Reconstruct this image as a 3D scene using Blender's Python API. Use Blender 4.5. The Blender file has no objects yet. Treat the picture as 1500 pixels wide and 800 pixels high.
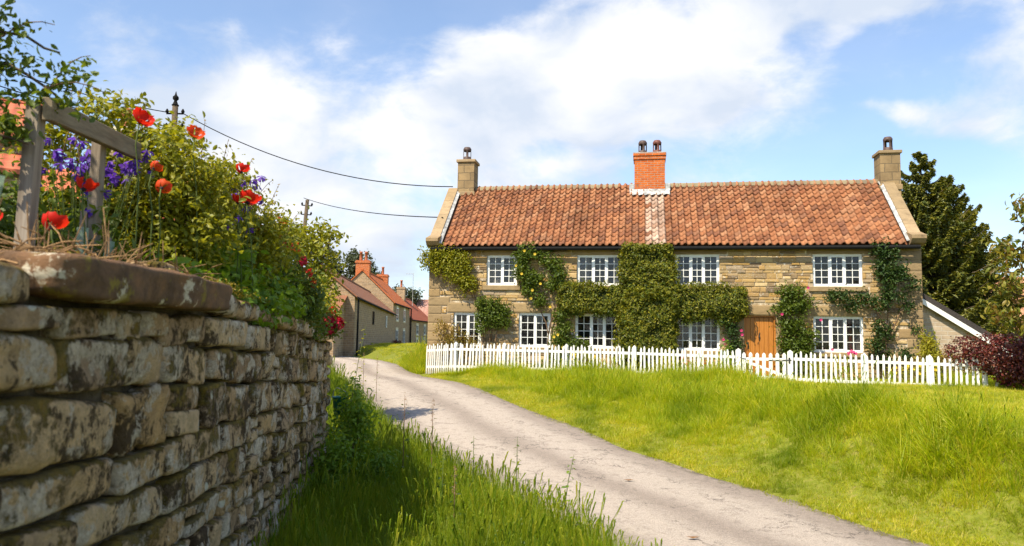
import bpy, bmesh, math, random
import numpy as np
from mathutils import Vector, Matrix, noise as mnoise

random.seed(11); rs = np.random.RandomState(11)
sc = bpy.context.scene
COL = sc.collection
R = math.radians
PI = math.pi

# ------------------------------------------------------------------ camera
CAM_Z = 1.3
PITCH = math.atan(95/1100.0); ROLL = 0.0162
fw = Vector((0, math.cos(PITCH), math.sin(PITCH)))
r0 = Vector((1, 0, 0)); u0 = Vector((0, -math.sin(PITCH), math.cos(PITCH)))
cr = r0*math.cos(ROLL) + u0*math.sin(ROLL); cu = u0*math.cos(ROLL) - r0*math.sin(ROLL)
cam = bpy.data.cameras.new('camera'); cam_o = bpy.data.objects.new('camera', cam); COL.objects.link(cam_o)
M = Matrix((cr, cu, -fw)).transposed().to_4x4(); M.translation = Vector((0, 0, CAM_Z)); cam_o.matrix_world = M
cam.sensor_width = 36.0; cam.lens = 1100/1500*36.0; cam.clip_start = 0.05; cam.clip_end = 2000
cam.dof.use_dof = True; cam.dof.focus_distance = 17.0; cam.dof.aperture_fstop = 3.6
sc.camera = cam_o

# ------------------------------------------------------------------ sky, sun, exposure
SUN = Vector((-0.39, -0.46, 0.80)).normalized()
world = bpy.data.worlds.new('World'); sc.world = world; world.use_nodes = True
def build_world():
    nt = world.node_tree; nt.nodes.clear(); N = nt.nodes.new; L = nt.links.new
    out = N('ShaderNodeOutputWorld')
    sky = N('ShaderNodeTexSky'); sky.sky_type = 'NISHITA'; sky.sun_disc = False
    sky.sun_elevation = math.asin(SUN.z); sky.sun_rotation = math.atan2(SUN.x, SUN.y)
    sky.altitude = 50; sky.air_density = 1.0; sky.dust_density = 0.35; sky.ozone_density = 3.0
    bg = N('ShaderNodeBackground'); bg.inputs[1].default_value = 0.115
    L(sky.outputs[0], bg.inputs[0])
    tc = N('ShaderNodeTexCoord')
    nrm = N('ShaderNodeVectorMath'); nrm.operation = 'NORMALIZE'; L(tc.outputs['Generated'], nrm.inputs[0])
    sep = N('ShaderNodeSeparateXYZ'); L(nrm.outputs[0], sep.inputs[0])
    # flatten towards the horizon like a real cloud deck
    mp = N('ShaderNodeMapping'); mp.inputs['Scale'].default_value = (1, 1, 1.7); L(nrm.outputs[0], mp.inputs[0])
    wn = N('ShaderNodeTexNoise'); wn.inputs['Scale'].default_value = 3.0; wn.inputs['Detail'].default_value = 3
    L(mp.outputs[0], wn.inputs['Vector'])
    wsub = N('ShaderNodeVectorMath'); wsub.operation = 'SUBTRACT'; L(wn.outputs['Color'], wsub.inputs[0]); wsub.inputs[1].default_value = (.5, .5, .5)
    wsc = N('ShaderNodeVectorMath'); wsc.operation = 'SCALE'; wsc.inputs['Scale'].default_value = 0.16; L(wsub.outputs[0], wsc.inputs[0])
    wad = N('ShaderNodeVectorMath'); wad.operation = 'ADD'; L(mp.outputs[0], wad.inputs[0]); L(wsc.outputs[0], wad.inputs[1])
    n1 = N('ShaderNodeTexNoise'); n1.inputs['Scale'].default_value = 4.2; n1.inputs['Detail'].default_value = 12; n1.inputs['Roughness'].default_value = 0.62
    L(wad.outputs[0], n1.inputs['Vector'])
    def math_(op, a, b=None, c=None):
        m = N('ShaderNodeMath'); m.operation = op
        for i, v in enumerate((a, b, c)):
            if v is None: continue
            if isinstance(v, (int, float)): m.inputs[i].default_value = v
            else: L(v, m.inputs[i])
        return m.outputs[0]
    wdir = N('ShaderNodeVectorMath'); wdir.operation = 'ADD'; L(nrm.outputs[0], wdir.inputs[0])
    wsc2 = N('ShaderNodeVectorMath'); wsc2.operation = 'SCALE'; wsc2.inputs['Scale'].default_value = 0.05; L(wsub.outputs[0], wsc2.inputs[0]); L(wsc2.outputs[0], wdir.inputs[1])
    # cloud banks: where the big clouds of this sky stand (direction, angular radius in degrees, weight)
    banks = [((930, 70), 12, .55), ((1080, 110), 10, .40), ((800, 165), 10, .45), ((680, 190), 9, .30), ((1180, 40), 6, .16),
             ((1450, 15), 10, .40), ((1500, 110), 8, .16), ((1300, 45), 5, .20), ((1000, 230), 12, .30),
             ((500, 270), 15, .26), ((330, 330), 14, .22), ((240, 120), 6, .12), ((1400, 235), 6, .12), ((640, 20), 6, -.15), ((1310, 170), 11, -.16), ((1400, 250), 10, -.15), ((180, 120), 16, .10), ((420, 150), 12, .08), ((560, 60), 8, -.10)]
    tot = None
    for (px, py), rad, w in banks:
        d = (fw + cr*((px-750)/1100) - cu*((py-400)/1100)).normalized()
        dt = N('ShaderNodeVectorMath'); dt.operation = 'DOT_PRODUCT'; L(wdir.outputs[0], dt.inputs[0]); dt.inputs[1].default_value = d
        mr = N('ShaderNodeMapRange'); mr.interpolation_type = 'SMOOTHSTEP'; L(dt.outputs['Value'], mr.inputs[0])
        mr.inputs[1].default_value = math.cos(R(rad)); mr.inputs[2].default_value = 1.0; mr.inputs[3].default_value = 0; mr.inputs[4].default_value = w
        tot = mr.outputs[0] if tot is None else math_('ADD', tot, mr.outputs[0])
    tot = math_('MINIMUM', tot, 0.62)
    n3 = N('ShaderNodeTexNoise'); n3.inputs['Scale'].default_value = 11; n3.inputs['Detail'].default_value = 9; n3.inputs['Roughness'].default_value = .6; L(wad.outputs[0], n3.inputs['Vector'])
    s = math_('ADD', math_('ADD', math_('SUBTRACT', math_('MULTIPLY', n1.outputs['Fac'], 1.35), .50), math_('MULTIPLY', n3.outputs['Fac'], .60)), tot)
    mask = N('ShaderNodeMapRange'); mask.interpolation_type = 'SMOOTHSTEP'; L(s, mask.inputs[0]); mask.inputs[3].default_value = 0.13
    mask.inputs[1].default_value = 0.50; mask.inputs[2].default_value = 1.0
    # haze-white towards the horizon
    hz = N('ShaderNodeMapRange'); L(sep.outputs[2], hz.inputs[0]); hz.inputs[1].default_value = 0.0; hz.inputs[2].default_value = 0.30; hz.inputs[3].default_value = 0.5; hz.inputs[4].default_value = 0.0
    mx = math_('MAXIMUM', mask.outputs[0], hz.outputs[0])
    n2 = N('ShaderNodeTexNoise'); n2.inputs['Scale'].default_value = 5.5; n2.inputs['Detail'].default_value = 7; L(wad.outputs[0], n2.inputs['Vector'])
    rp = N('ShaderNodeValToRGB'); rp.color_ramp.elements[0].position = .40; rp.color_ramp.elements[0].color = (.66, .74, .87, 1)
    rp.color_ramp.elements[1].position = .60; rp.color_ramp.elements[1].color = (.97, .975, 1, 1); L(n2.outputs['Fac'], rp.inputs[0])
    bc = N('ShaderNodeBackground'); bc.inputs[1].default_value = 0.545; L(rp.outputs[0], bc.inputs[0])
    mix = N('ShaderNodeMixShader'); L(mx, mix.inputs[0]); L(bg.outputs[0], mix.inputs[1]); L(bc.outputs[0], mix.inputs[2])
    L(mix.outputs[0], out.inputs[0])
build_world()
sun = bpy.data.lights.new('sun', 'SUN'); sun.energy = 4.4; sun.angle = R(0.55); sun.color = (1.0, 0.90, 0.71)
sun_o = bpy.data.objects.new('sun', sun); COL.objects.link(sun_o); sun_o.location = (-20, -8, 30)
sun_o.rotation_euler = (-SUN).to_track_quat('-Z', 'Y').to_euler()
sc.view_settings.view_transform = 'Standard'; sc.view_settings.look = 'None'; sc.view_settings.gamma = 1.0
sc.view_settings.use_curve_mapping = False; sc.view_settings.exposure = 1.0
sc.cycles.use_denoising = True; sc.cycles.max_bounces = 5; sc.cycles.diffuse_bounces = 3; sc.cycles.transmission_bounces = 4
sc.cycles.transparent_max_bounces = 6; sc.cycles.caustics_reflective = False; sc.cycles.caustics_refractive = False

# ------------------------------------------------------------------ object helpers
def tag(o, label=None, cat=None, group=None, kind=None):
    if label: o['label'] = label
    if cat: o['category'] = cat
    if group: o['group'] = group
    if kind: o['kind'] = kind
    return o
def thing(name, label, cat, loc=(0, 0, 0), rz=0, group=None):
    o = bpy.data.objects.new(name, None); COL.objects.link(o); o.location = loc; o.rotation_euler = (0, 0, rz)
    o.empty_display_size = .1
    return tag(o, label, cat, group)
def mesh(name, V, F, mats, smooth=False, mi=None):
    me = bpy.data.meshes.new(name)
    if isinstance(V, np.ndarray): V = V.tolist()
    if isinstance(F, np.ndarray): F = F.tolist()
    me.from_pydata(V, [], F)
    if not isinstance(mats, (list, tuple)): mats = [mats]
    for m in mats: me.materials.append(m)
    if mi is not None: me.polygons.foreach_set('material_index', np.asarray(mi, dtype=np.int32))
    if smooth: me.polygons.foreach_set('use_smooth', np.ones(len(me.polygons), dtype=bool))
    me.update()
    return me
def obj(name, me, parent=None, loc=(0, 0, 0), rot=(0, 0, 0), scale=None):
    o = bpy.data.objects.new(name, me); COL.objects.link(o)
    o.parent = parent; o.location = loc; o.rotation_euler = rot
    if scale is not None: o.scale = scale
    return o
class MB:
    """collects shapes of ONE piece"""
    def __init__(s): s.V = []; s.F = []
    def add(s, V, F):
        b = len(s.V); s.V += [tuple(v) for v in V]; s.F += [tuple(i+b for i in f) for f in F]; return s
    def box(s, x0, x1, y0, y1, z0, z1, bev=0.0):
        if bev <= 0:
            V = [(x0,y0,z0),(x1,y0,z0),(x1,y1,z0),(x0,y1,z0),(x0,y0,z1),(x1,y0,z1),(x1,y1,z1),(x0,y1,z1)]
            F = [(0,3,2,1),(4,5,6,7),(0,1,5,4),(1,2,6,5),(2,3,7,6),(3,0,4,7)]
            return s.add(V, F)
        bm = bmesh.new(); bmesh.ops.create_cube(bm, size=1)
        for v in bm.verts: v.co = Vector(((x0+x1)/2+v.co.x*(x1-x0), (y0+y1)/2+v.co.y*(y1-y0), (z0+z1)/2+v.co.z*(z1-z0)))
        bmesh.ops.bevel(bm, geom=bm.edges[:], offset=bev, segments=1, affect='EDGES')
        bm.verts.index_update()
        s.add([v.co[:] for v in bm.verts], [[v.index for v in f.verts] for f in bm.faces]); bm.free(); return s
    def tube(s, pts, rad, n=8, cap=True):
        pts = [Vector(p) for p in pts]
        if not isinstance(rad, (list, tuple)): rad = [rad]*len(pts)
        V = []; F = []; prev = None
        for i, p in enumerate(pts):
            a = pts[max(i-1, 0)]; b = pts[min(i+1, len(pts)-1)]; t = (b-a).normalized()
            if prev is None:
                ref = Vector((0, 0, 1)) if abs(t.z) < .9 else Vector((1, 0, 0)); x = t.cross(ref).normalized()
            else: x = (prev - t*prev.dot(t)).normalized()
            prev = x; y = t.cross(x)
            for k in range(n):
                an = 2*PI*k/n; V.append(p + (x*math.cos(an)+y*math.sin(an))*rad[i])
        for i in range(len(pts)-1):
            for k in range(n):
                F.append((i*n+k, i*n+(k+1) % n, (i+1)*n+(k+1) % n, (i+1)*n+k))
        if cap: F.append(tuple(range(n))[::-1]); F.append(tuple(range((len(pts)-1)*n, len(pts)*n)))
        return s.add(V, F)
    def lathe(s, prof, c=(0, 0, 0), n=16):
        V = []; F = []
        for r, z in prof:
            for k in range(n):
                a = 2*PI*k/n; V.append((c[0]+r*math.cos(a), c[1]+r*math.sin(a), c[2]+z))
        for i in range(len(prof)-1):
            for k in range(n): F.append((i*n+k, i*n+(k+1) % n, (i+1)*n+(k+1) % n, (i+1)*n+k))
        F.append(tuple(range(n))[::-1]); F.append(tuple(range((len(prof)-1)*n, len(prof)*n)))
        return s.add(V, F)
    def prism(s, poly, y0, y1, ax='y'):
        """extrude a polygon given in (x,z) along y (or (y,z) along x)"""
        n = len(poly)
        mk = (lambda p, t: (p[0], t, p[1])) if ax == 'y' else (lambda p, t: (t, p[0], p[1]))
        V = [mk(p, y0) for p in poly] + [mk(p, y1) for p in poly]
        F = [tuple(range(n)), tuple(range(2*n-1, n-1, -1))] + [(i, i+n, (i+1) % n+n, (i+1) % n) for i in range(n)]
        return s.add(V, F)
    def mesh(s, name, mat, smooth=False): return mesh(name, s.V, s.F, mat, smooth)
    def build(s, name, mat, parent=None, smooth=False, loc=(0, 0, 0), rot=(0, 0, 0)): return obj(name, s.mesh(name, mat, smooth), parent, loc, rot)

# ------------------------------------------------------------------ material helpers
class MT:
    def __init__(s, name, rough=.8, spec=.3):
        s.m = bpy.data.materials.new(name); s.m.use_nodes = True; s.nt = s.m.node_tree
        s.p = s.nt.nodes['Principled BSDF']; s.out = s.nt.nodes['Material Output']
        s.p.inputs['Roughness'].default_value = rough; s.p.inputs['Specular IOR Level'].default_value = spec
    def N(s, t): return s.nt.nodes.new(t)
    def L(s, a, b): s.nt.links.new(a, b)
    def math(s, op, a, b=None, clamp=False):
        m = s.N('ShaderNodeMath'); m.operation = op; m.use_clamp = clamp
        for i, v in enumerate((a, b)):
            if v is None: continue
            if isinstance(v, (int, float)): m.inputs[i].default_value = v
            else: s.L(v, m.inputs[i])
        return m.outputs[0]
    def rand(s):
        """a number per piece: object random + island random"""
        oi = s.N('ShaderNodeObjectInfo'); g = s.N('ShaderNodeNewGeometry')
        return s.math('FRACT', s.math('ADD', oi.outputs['Random'], g.outputs['Random Per Island']))
    def coord(s, shift=True, kind='Object', scale=(1, 1, 1)):
        tc = s.N('ShaderNodeTexCoord'); mp = s.N('ShaderNodeMapping'); mp.inputs['Scale'].default_value = scale
        if shift:
            oi = s.N('ShaderNodeObjectInfo'); mm = s.math('MULTIPLY', oi.outputs['Random'], 53.0)
            cb = s.N('ShaderNodeCombineXYZ'); s.L(mm, cb.inputs[0]); s.L(mm, cb.inputs[1]); s.L(mm, cb.inputs[2])
            s.L(cb.outputs[0], mp.inputs['Location'])
        s.L(tc.outputs[kind], mp.inputs[0]); return mp.outputs[0]
    def noise(s, vec, scale, detail=4, rough=.55, out='Fac', dist=0.0):
        n = s.N('ShaderNodeTexNoise'); n.inputs['Scale'].default_value = scale; n.inputs['Detail'].default_value = detail; n.inputs['Roughness'].default_value = rough
        n.inputs['Distortion'].default_value = dist
        if vec is not None: s.L(vec, n.inputs['Vector'])
        return n.outputs[out]
    def ramp(s, fac, stops, mode='LINEAR'):
        r = s.N('ShaderNodeValToRGB'); r.color_ramp.interpolation = mode; e = r.color_ramp.elements
        while len(e) < len(stops): e.new(.5)
        for i, (p, c) in enumerate(stops):
            e[i].position = p; e[i].color = (*c, 1) if len(c) == 3 else c
        s.L(fac, r.inputs[0]); return r.outputs[0]
    def mask(s, fac, a, b):
        m = s.N('ShaderNodeMapRange'); m.interpolation_type = 'SMOOTHSTEP'; s.L(fac, m.inputs[0]); m.inputs[1].default_value = a; m.inputs[2].default_value = b; return m.outputs[0]
    def mix(s, fac, a, b, mode='MIX'):
        m = s.N('ShaderNodeMix'); m.data_type = 'RGBA'; m.blend_type = mode
        for i, v in ((0, fac), (6, a), (7, b)):
            if isinstance(v, (int, float)): m.inputs[i].default_value = v
            elif isinstance(v, tuple): m.inputs[i].default_value = (*v, 1)
            else: s.L(v, m.inputs[i])
        return m.outputs[2]
    def color(s, c):
        if isinstance(c, tuple): s.p.inputs['Base Color'].default_value = (*c, 1)
        else: s.L(c, s.p.inputs['Base Color'])
        return s
    def bump(s, h, strength=.4, dist=.02):
        b = s.N('ShaderNodeBump'); b.inputs['Strength'].default_value = strength; b.inputs['Distance'].default_value = dist
        s.L(h, b.inputs['Height']); s.L(b.outputs[0], s.p.inputs['Normal']); return s
    def translucent(s, col, fac=.35):
        t = s.N('ShaderNodeBsdfTranslucent'); mx = s.N('ShaderNodeMixShader'); mx.inputs[0].default_value = fac
        if isinstance(col, tuple): t.inputs[0].default_value = (*col, 1)
        else: s.L(col, t.inputs[0])
        s.L(s.p.outputs[0], mx.inputs[1]); s.L(t.outputs[0], mx.inputs[2]); s.L(mx.outputs[0], s.out.inputs[0]); return s

def plain(name, col, rough=.6, spec=.3, var=.12, scale=12, metal=0):
    m = MT(name, rough, spec); v = m.coord(); n = m.noise(v, scale, 5)
    lo = tuple(c*(1-var) for c in col); hi = tuple(min(1, c*(1+var)) for c in col)
    m.color(m.ramp(n, [(.3, lo), (.7, hi)])); m.bump(n, .15, .01); m.p.inputs['Metallic'].default_value = metal
    return m.m
def leafmat(name, cols, trans=.38, rough=.5, spec=.35):
    m = MT(name, rough, spec); r = m.rand(); k = len(cols)
    c = m.ramp(r, [(i/(k-1) if k > 1 else 0, cc) for i, cc in enumerate(cols)])
    m.color(c)
    tcol = m.mix(0.5, c, (0.62, 0.75, 0.06), 'MIX') if trans else c
    t2 = m.mix(1.0, c, (2.0, 1.8, .9), 'MULTIPLY')
    return m.translucent(t2, trans).m
def petalmat(name, cols, trans=.4):
    m = MT(name, .55, .25); c = m.ramp(m.rand(), [(i/max(1, len(cols)-1), cc) for i, cc in enumerate(cols)]); m.color(c)
    return m.translucent(c, trans).m

# ------------------------------------------------------------------ ground, road
def sm(a, b, x): t = np.clip((x-a)/(b-a), 0, 1); return t*t*(3-2*t)
EDGE_R = np.array([(10.5,-12),(8.7,-6),(6.8,0),(5.35,4),(4.05,7.3),(3.02,9.5),(1.67,12.0),(-.08,16.15),(-1.5,20.4),(-2.85,23.2),(-3.7,27.0),(-4.8,33.4),(-7.0,41),(-11.4,50),(-17,55.5),(-26,59),(-45,62)], float)
def smooth_line(P, it=3):
    for _ in range(it):
        Q = [P[0]]
        for a, b in zip(P[:-1], P[1:]): Q += [a*.75+b*.25, a*.25+b*.75]
        Q.append(P[-1]); P = np.array(Q)
    return P
EDGE_R = smooth_line(EDGE_R)
tg = np.gradient(EDGE_R, axis=0); tg /= np.linalg.norm(tg, axis=1)[:, None]
NRM = np.stack([tg[:, 1], -tg[:, 0]], 1)            # pointing right of the direction of travel
WID = 3.05
CEN = EDGE_R - NRM*WID/2
def zroad(Y): return -.62+.74*sm(6, 20, Y)-.12*sm(24, 34, Y) + .10*sm(44, 58, Y)
def road_s(X, Y):
    """signed lateral distance from the lane's centre line (right positive)"""
    X = np.asarray(X, float); Y = np.asarray(Y, float); sh = X.shape; P = np.stack([X.ravel(), Y.ravel()], 1)
    best = np.full(len(P), 1e9); sg = np.zeros(len(P))
    for a, b in zip(CEN[:-1], CEN[1:]):
        d = b-a; l2 = d@d; t = np.clip(((P-a)@d)/l2, 0, 1); q = a + t[:, None]*d; w = P-q; dist = np.hypot(w[:, 0], w[:, 1])
        cross = d[0]*w[:, 1]-d[1]*w[:, 0]
        m = dist < best; best[m] = dist[m]; sg[m] = np.where(cross[m] < 0, 1, -1)
    return (best*sg).reshape(sh)
_perm = rs.rand(64, 64)
def vnoise(X, Y, s):
    x = np.asarray(X)/s+100; y = np.asarray(Y)/s+100; xi = np.floor(x).astype(int); yi = np.floor(y).astype(int); fx = x-xi; fy = y-yi
    fx = fx*fx*(3-2*fx); fy = fy*fy*(3-2*fy); g = lambda i, j: _perm[i % 64, j % 64]
    return (g(xi, yi)*(1-fx)+g(xi+1, yi)*fx)*(1-fy)+(g(xi, yi+1)*(1-fx)+g(xi+1, yi+1)*fx)*fy - .5
def height(X, Y, s=None):
    X = np.asarray(X, float); Y = np.asarray(Y, float)
    if s is None: s = road_s(X, Y)
    zr = zroad(Y); h = zr - .03
    t = s - WID/2
    tgt = .29 + .30*sm(40, 49, Y) + .05*sm(17, 10, Y)*sm(3, 8, X)
    xe = np.interp(Y, EDGE_R[:, 1], EDGE_R[:, 0]); wb = np.clip((5.4-xe)*.87, 1.7, 4.4); wb = wb*(1-sm(16, 20.5, Y)) + 1.2*sm(16, 20.5, Y)
    bank = zr + (tgt-zr)*(.10*sm(0, .9, t)+.90*sm(.5, wb, t)) + .02*sm(0, .3, t) + sm(.6, 2, t)*(.24*vnoise(X, Y, 1.5)+.13*vnoise(X, Y, .65))*(1-.8*sm(5.2, 6.2, X))
    tl = -s - WID/2
    verge = zr + .12*sm(.1, .9, tl) + .02 + .06*vnoise(X, Y, .8)
    h = np.where(t > 0, np.maximum(h, bank), h); h = np.where(tl > 0, np.maximum(h, verge), h)
    return h
def hz(x, y): return float(height(np.array([x]), np.array([y]))[0])

m = MT('verge_soil', .95, .1); v = m.coord(False)
m.color(m.ramp(m.noise(v, 9, 9, .75), [(.3, (.09, .11, .015)), (.5, (.16, .18, .02)), (.7, (.24, .20, .07))])); m.bump(m.noise(v, 22, 6), .6, .05)
M_SOIL = m.m
m = MT('lane_tarmac', .9, .25); v = m.coord(False)
n1 = m.noise(v, .55, 6, .6); n2 = m.noise(v, 170, 3, .7); n3 = m.noise(v, 7, 6, .65)
uvn = m.N('ShaderNodeUVMap'); sp = m.N('ShaderNodeSeparateXYZ'); m.L(uvn.outputs[0], sp.inputs[0])
across = sp.outputs[0]
# two pale wheel tracks and a darker gritty crown and edges (worn aggregate)
wob = m.math('MULTIPLY', m.math('SUBTRACT', n1, .5), .16); ax = m.math('ADD', across, wob)
def band(c, w): return m.mask(m.math('ABSOLUTE', m.math('SUBTRACT', ax, c)), w, w*.25)
tracks = m.math('MAXIMUM', band(.30, .2), band(.70, .2))
base = m.mix(tracks, (.31, .258, .220), (.45, .385, .33))
base = m.mix(m.math('MULTIPLY', m.mask(n3, .50, .75), .6), base, (.20, .165, .14)); 
crackn = m.noise(v, 3.2, 9, .72); base = m.mix(m.math('MULTIPLY', m.mask(crackn, .60, .66), .55), base, (.10, .088, .085))
edge = m.math('MAXIMUM', m.mask(ax, .12, .0), m.mask(ax, .91, 1.0))
base = m.mix(m.math('MULTIPLY', edge, m.mask(n3, .35, .6)), base, (.13, .11, .08))
vor = m.N('ShaderNodeTexVoronoi'); vor.inputs['Scale'].default_value = 95; m.L(v, vor.inputs['Vector'])
sepc = m.N('ShaderNodeSeparateColor'); m.L(vor.outputs['Color'], sepc.inputs[0])
base = m.mix(.5, base, m.ramp(sepc.outputs[0], [(0, (.62, .6, .58)), (.5, (1, .98, .96)), (1, (1.35, 1.32, 1.28))]), 'MULTIPLY')
ve = m.N('ShaderNodeTexVoronoi'); ve.feature = 'DISTANCE_TO_EDGE'; ve.inputs['Scale'].default_value = 1.6; wv = m.N('ShaderNodeVectorMath'); wv.operation = 'ADD'; m.L(v, wv.inputs[0]); m.L(m.noise(v, 2.2, 6, .7, 'Color'), wv.inputs[1]); m.L(wv.outputs[0], ve.inputs['Vector'])
base = m.mix(m.math('MULTIPLY', m.mask(ve.outputs['Distance'], .022, .004), m.mask(m.noise(v, .8, 4), .45, .6)), base, (.09, .075, .065))
base = m.mix(m.math('MULTIPLY', m.mask(m.noise(v, 38, 4, .7), .60, .70), .5), base, (.13, .11, .10)); base = m.mix(m.math('MULTIPLY', m.mask(m.noise(v, 60, 4, .7), .62, .70), .5), base, (.55, .50, .45))
m.color(base); m.bump(m.math('ADD', vor.outputs['Distance'], n2), .8, .014)
M_ROAD = m.m

def grid_axis(fine0, fine1, step, lo, hi):
    a = list(np.arange(fine0, fine1, step)); g = step; x = fine1
    while x < hi: a.append(x); g *= 1.35; x += g
    a.append(hi); g = step; x = fine0
    while x > lo: g *= 1.35; x -= g; a.insert(0, max(x, lo))
    return np.unique(np.array(a))
gx = grid_axis(-9, 14, .3, -500, 500); gy = grid_axis(-2, 34, .3, -300, 900)
GX, GY = np.meshgrid(gx, gy); GZ = height(GX, GY)
GZ = np.where(GY > 75, np.minimum(GZ, .3), GZ)
nx, ny = len(gx), len(gy)
idx = np.arange(nx*ny).reshape(ny, nx)
Fg = np.stack([idx[:-1, :-1], idx[:-1, 1:], idx[1:, 1:], idx[1:, :-1]], -1).reshape(-1, 4)
tag(obj('ground', mesh('ground', np.stack([GX, GY, GZ], -1).reshape(-1, 3), Fg, M_SOIL, True)), kind='structure')
# lane
K = 13; V = []; F = []; UV = []
dist = np.concatenate([[0], np.cumsum(np.linalg.norm(np.diff(EDGE_R, axis=0), axis=1))])
for i, (e, n) in enumerate(zip(EDGE_R, NRM)):
    for k in range(K):
        a = k/(K-1); w = .26*float(vnoise(e[0]*1.0+k, e[1], .9)) if k in (0, K-1) else 0
        p = e - n*(WID*(1-a)) + n*w; V.append((p[0], p[1], float(zroad(p[1])) + .035*math.sin(PI*a) - .005)); UV.append((a, dist[i]/3))
for i in range(len(EDGE_R)-1):
    for k in range(K-1): F.append((i*K+k, i*K+k+1, (i+1)*K+k+1, (i+1)*K+k))
me = mesh('lane', V, F, M_ROAD, True); ul = me.uv_layers.new(name='UVMap')
li = np.zeros(len(me.loops), dtype=np.int32); me.loops.foreach_get('vertex_index', li); ul.data.foreach_set('uv', np.array(UV)[li].ravel())
tag(obj('road', me), kind='structure')
#PART2
# ------------------------------------------------------------------ shared materials
def stone_mat(name, cols, stain=(.10, .07, .04), stainamt=.5, rough=.9, sc=1.0, white=0.0):
    m = MT(name, rough, .2); v = m.coord(True); r = m.rand()
    c = m.ramp(r, [(i/(len(cols)-1), cc) for i, cc in enumerate(cols)])
    n = m.noise(v, 6*sc, 8, .65); c = m.mix(.55, c, m.ramp(n, [(.25, (.55, .52, .5)), (.5, (1, 1, 1)), (.75, (1.35, 1.3, 1.22))]), 'MULTIPLY')
    n2 = m.noise(v, 2.2*sc, 7, .7); c = m.mix(m.math('MULTIPLY', m.mask(n2, .55, .72), stainamt), c, stain)
    if white: c = m.mix(m.math('MULTIPLY', m.mask(m.noise(v, 9*sc, 6, .7), .57, .64), white), c, (.62, .58, .5))
    m.color(c); m.bump(m.noise(v, 28*sc, 7, .7), .55, .012); return m.m
M_COT = stone_mat('cottage_sandstone', [(.33, .205, .08), (.42, .28, .11), (.24, .165, .09), (.50, .37, .19), (.37, .22, .065), (.34, .26, .17), (.16, .11, .065), (.46, .32, .14)], stainamt=.65, white=.75)
M_DRESS = stone_mat('dressed_sandstone', [(.30, .205, .10), (.25, .18, .10), (.33, .235, .12)], stainamt=.65)
M_COPE = stone_mat('gable_coping_stone', [(.30, .21, .115), (.24, .175, .10), (.34, .245, .145)], stain=(.10, .07, .045), stainamt=.75)
m = MT('lime_mortar', .95, .1); v = m.coord(False); n = m.noise(v, 5, 8, .7)
m.color(m.ramp(n, [(.34, (.24, .165, .085)), (.5, (.40, .31, .20)), (.64, (.74, .66, .53))])); m.bump(m.noise(v, 40, 5), .5, .01); M_MORTAR = m.m
def tile_mat(name, cols, moss=.25):
    m = MT(name, .8, .25); v = m.coord(True); r = m.rand()
    c = m.ramp(r, [(i/(len(cols)-1), cc) for i, cc in enumerate(cols)])
    n = m.noise(v, 14, 6, .7); c = m.mix(.6, c, m.ramp(n, [(.28, (.5, .45, .42)), (.5, (1, 1, 1)), (.72, (1.3, 1.25, 1.2))]), 'MULTIPLY')
    c = m.mix(m.math('MULTIPLY', m.mask(m.noise(v, 5, 7, .75), .60, .70), moss), c, (.30, .24, .17))
    gp_ = m.N('ShaderNodeNewGeometry'); mp = m.N('ShaderNodeMapping'); mp.inputs['Scale'].default_value = (1.6, .5, .5); m.L(gp_.outputs['Position'], mp.inputs[0])
    big = m.noise(mp.outputs[0], 1.0, 7, .7); c = m.mix(.8, c, m.ramp(big, [(.32, (.50, .47, .44)), (.5, (.95, .93, .9)), (.68, (1.2, 1.2, 1.15))]), 'MULTIPLY')
    m.color(c); m.bump(m.noise(v, 60, 4), .3, .006); return m.m
M_TILE = tile_mat('clay_pantile', [(.20, .078, .038), (.27, .11, .050), (.32, .145, .07), (.25, .10, .045), (.165, .07, .040), (.34, .17, .09), (.23, .085, .038)])
M_TILE_PALE = tile_mat('lime_streaked_pantile', [(.36, .24, .18), (.46, .34, .27), (.30, .17, .11)], .8)
M_TILE_FAR = tile_mat('distant_pantile', [(.40, .10, .04), (.48, .14, .05), (.36, .09, .04)], .1)
M_WHITE = plain('white_paint', (.80, .80, .77), .45, .4, .05, 9)
m = MT('picket_paint', .6, .3); v = m.coord(True); n = m.noise(v, 9, 6, .7)
c = m.mix(m.math('MULTIPLY', m.mask(m.noise(v, 5, 8, .8), .58, .70), .45), (.72, .71, .67), (.40, .39, .31)); tcz = m.N('ShaderNodeTexCoord'); sz = m.N('ShaderNodeSeparateXYZ'); m.L(tcz.outputs['Object'], sz.inputs[0]); c = m.mix(m.math('MULTIPLY', m.mask(m.math('ADD', sz.outputs[2], m.math('MULTIPLY', m.noise(v, 14, 5, .7), .35)), .42, .18), .6), c, (.30, .31, .17)); m.color(c); m.bump(n, .2, .004); M_PICKET = m.m
M_LEAD = plain('lead_flashing', (.34, .34, .335), .7, .2, .6, 7)
M_GUTTER = plain('black_gutter', (.012, .012, .012), .85, .1, .2)
M_IRON = plain('black_iron', (.02, .019, .018), .5, .4, .2)
M_POT = plain('dark_clay_pot', (.075, .045, .038), .6, .4, .25, 20)
M_POTRED = plain('red_clay_pot', (.38, .12, .055), .7, .3, .2, 20)
m = MT('window_glass', .03, .9); m.color((.012, .013, .015)); m.p.inputs['Alpha'].default_value = .42; m.p.inputs['Coat Weight'].default_value = .0; m.p.inputs['IOR'].default_value = 1.5
v = m.coord(True); m.bump(m.noise(v, 2.5, 2), .05, .02); M_GLASS = m.m
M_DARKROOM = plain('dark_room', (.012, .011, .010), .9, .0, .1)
M_CURTAIN = plain('net_curtain', (.62, .60, .56), .9, .1, .1, 30)
m = MT('oiled_oak_door', .45, .4); v = m.coord(True, scale=(14, 14, 1.2)); n = m.noise(v, 2.2, 7, .7)
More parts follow.
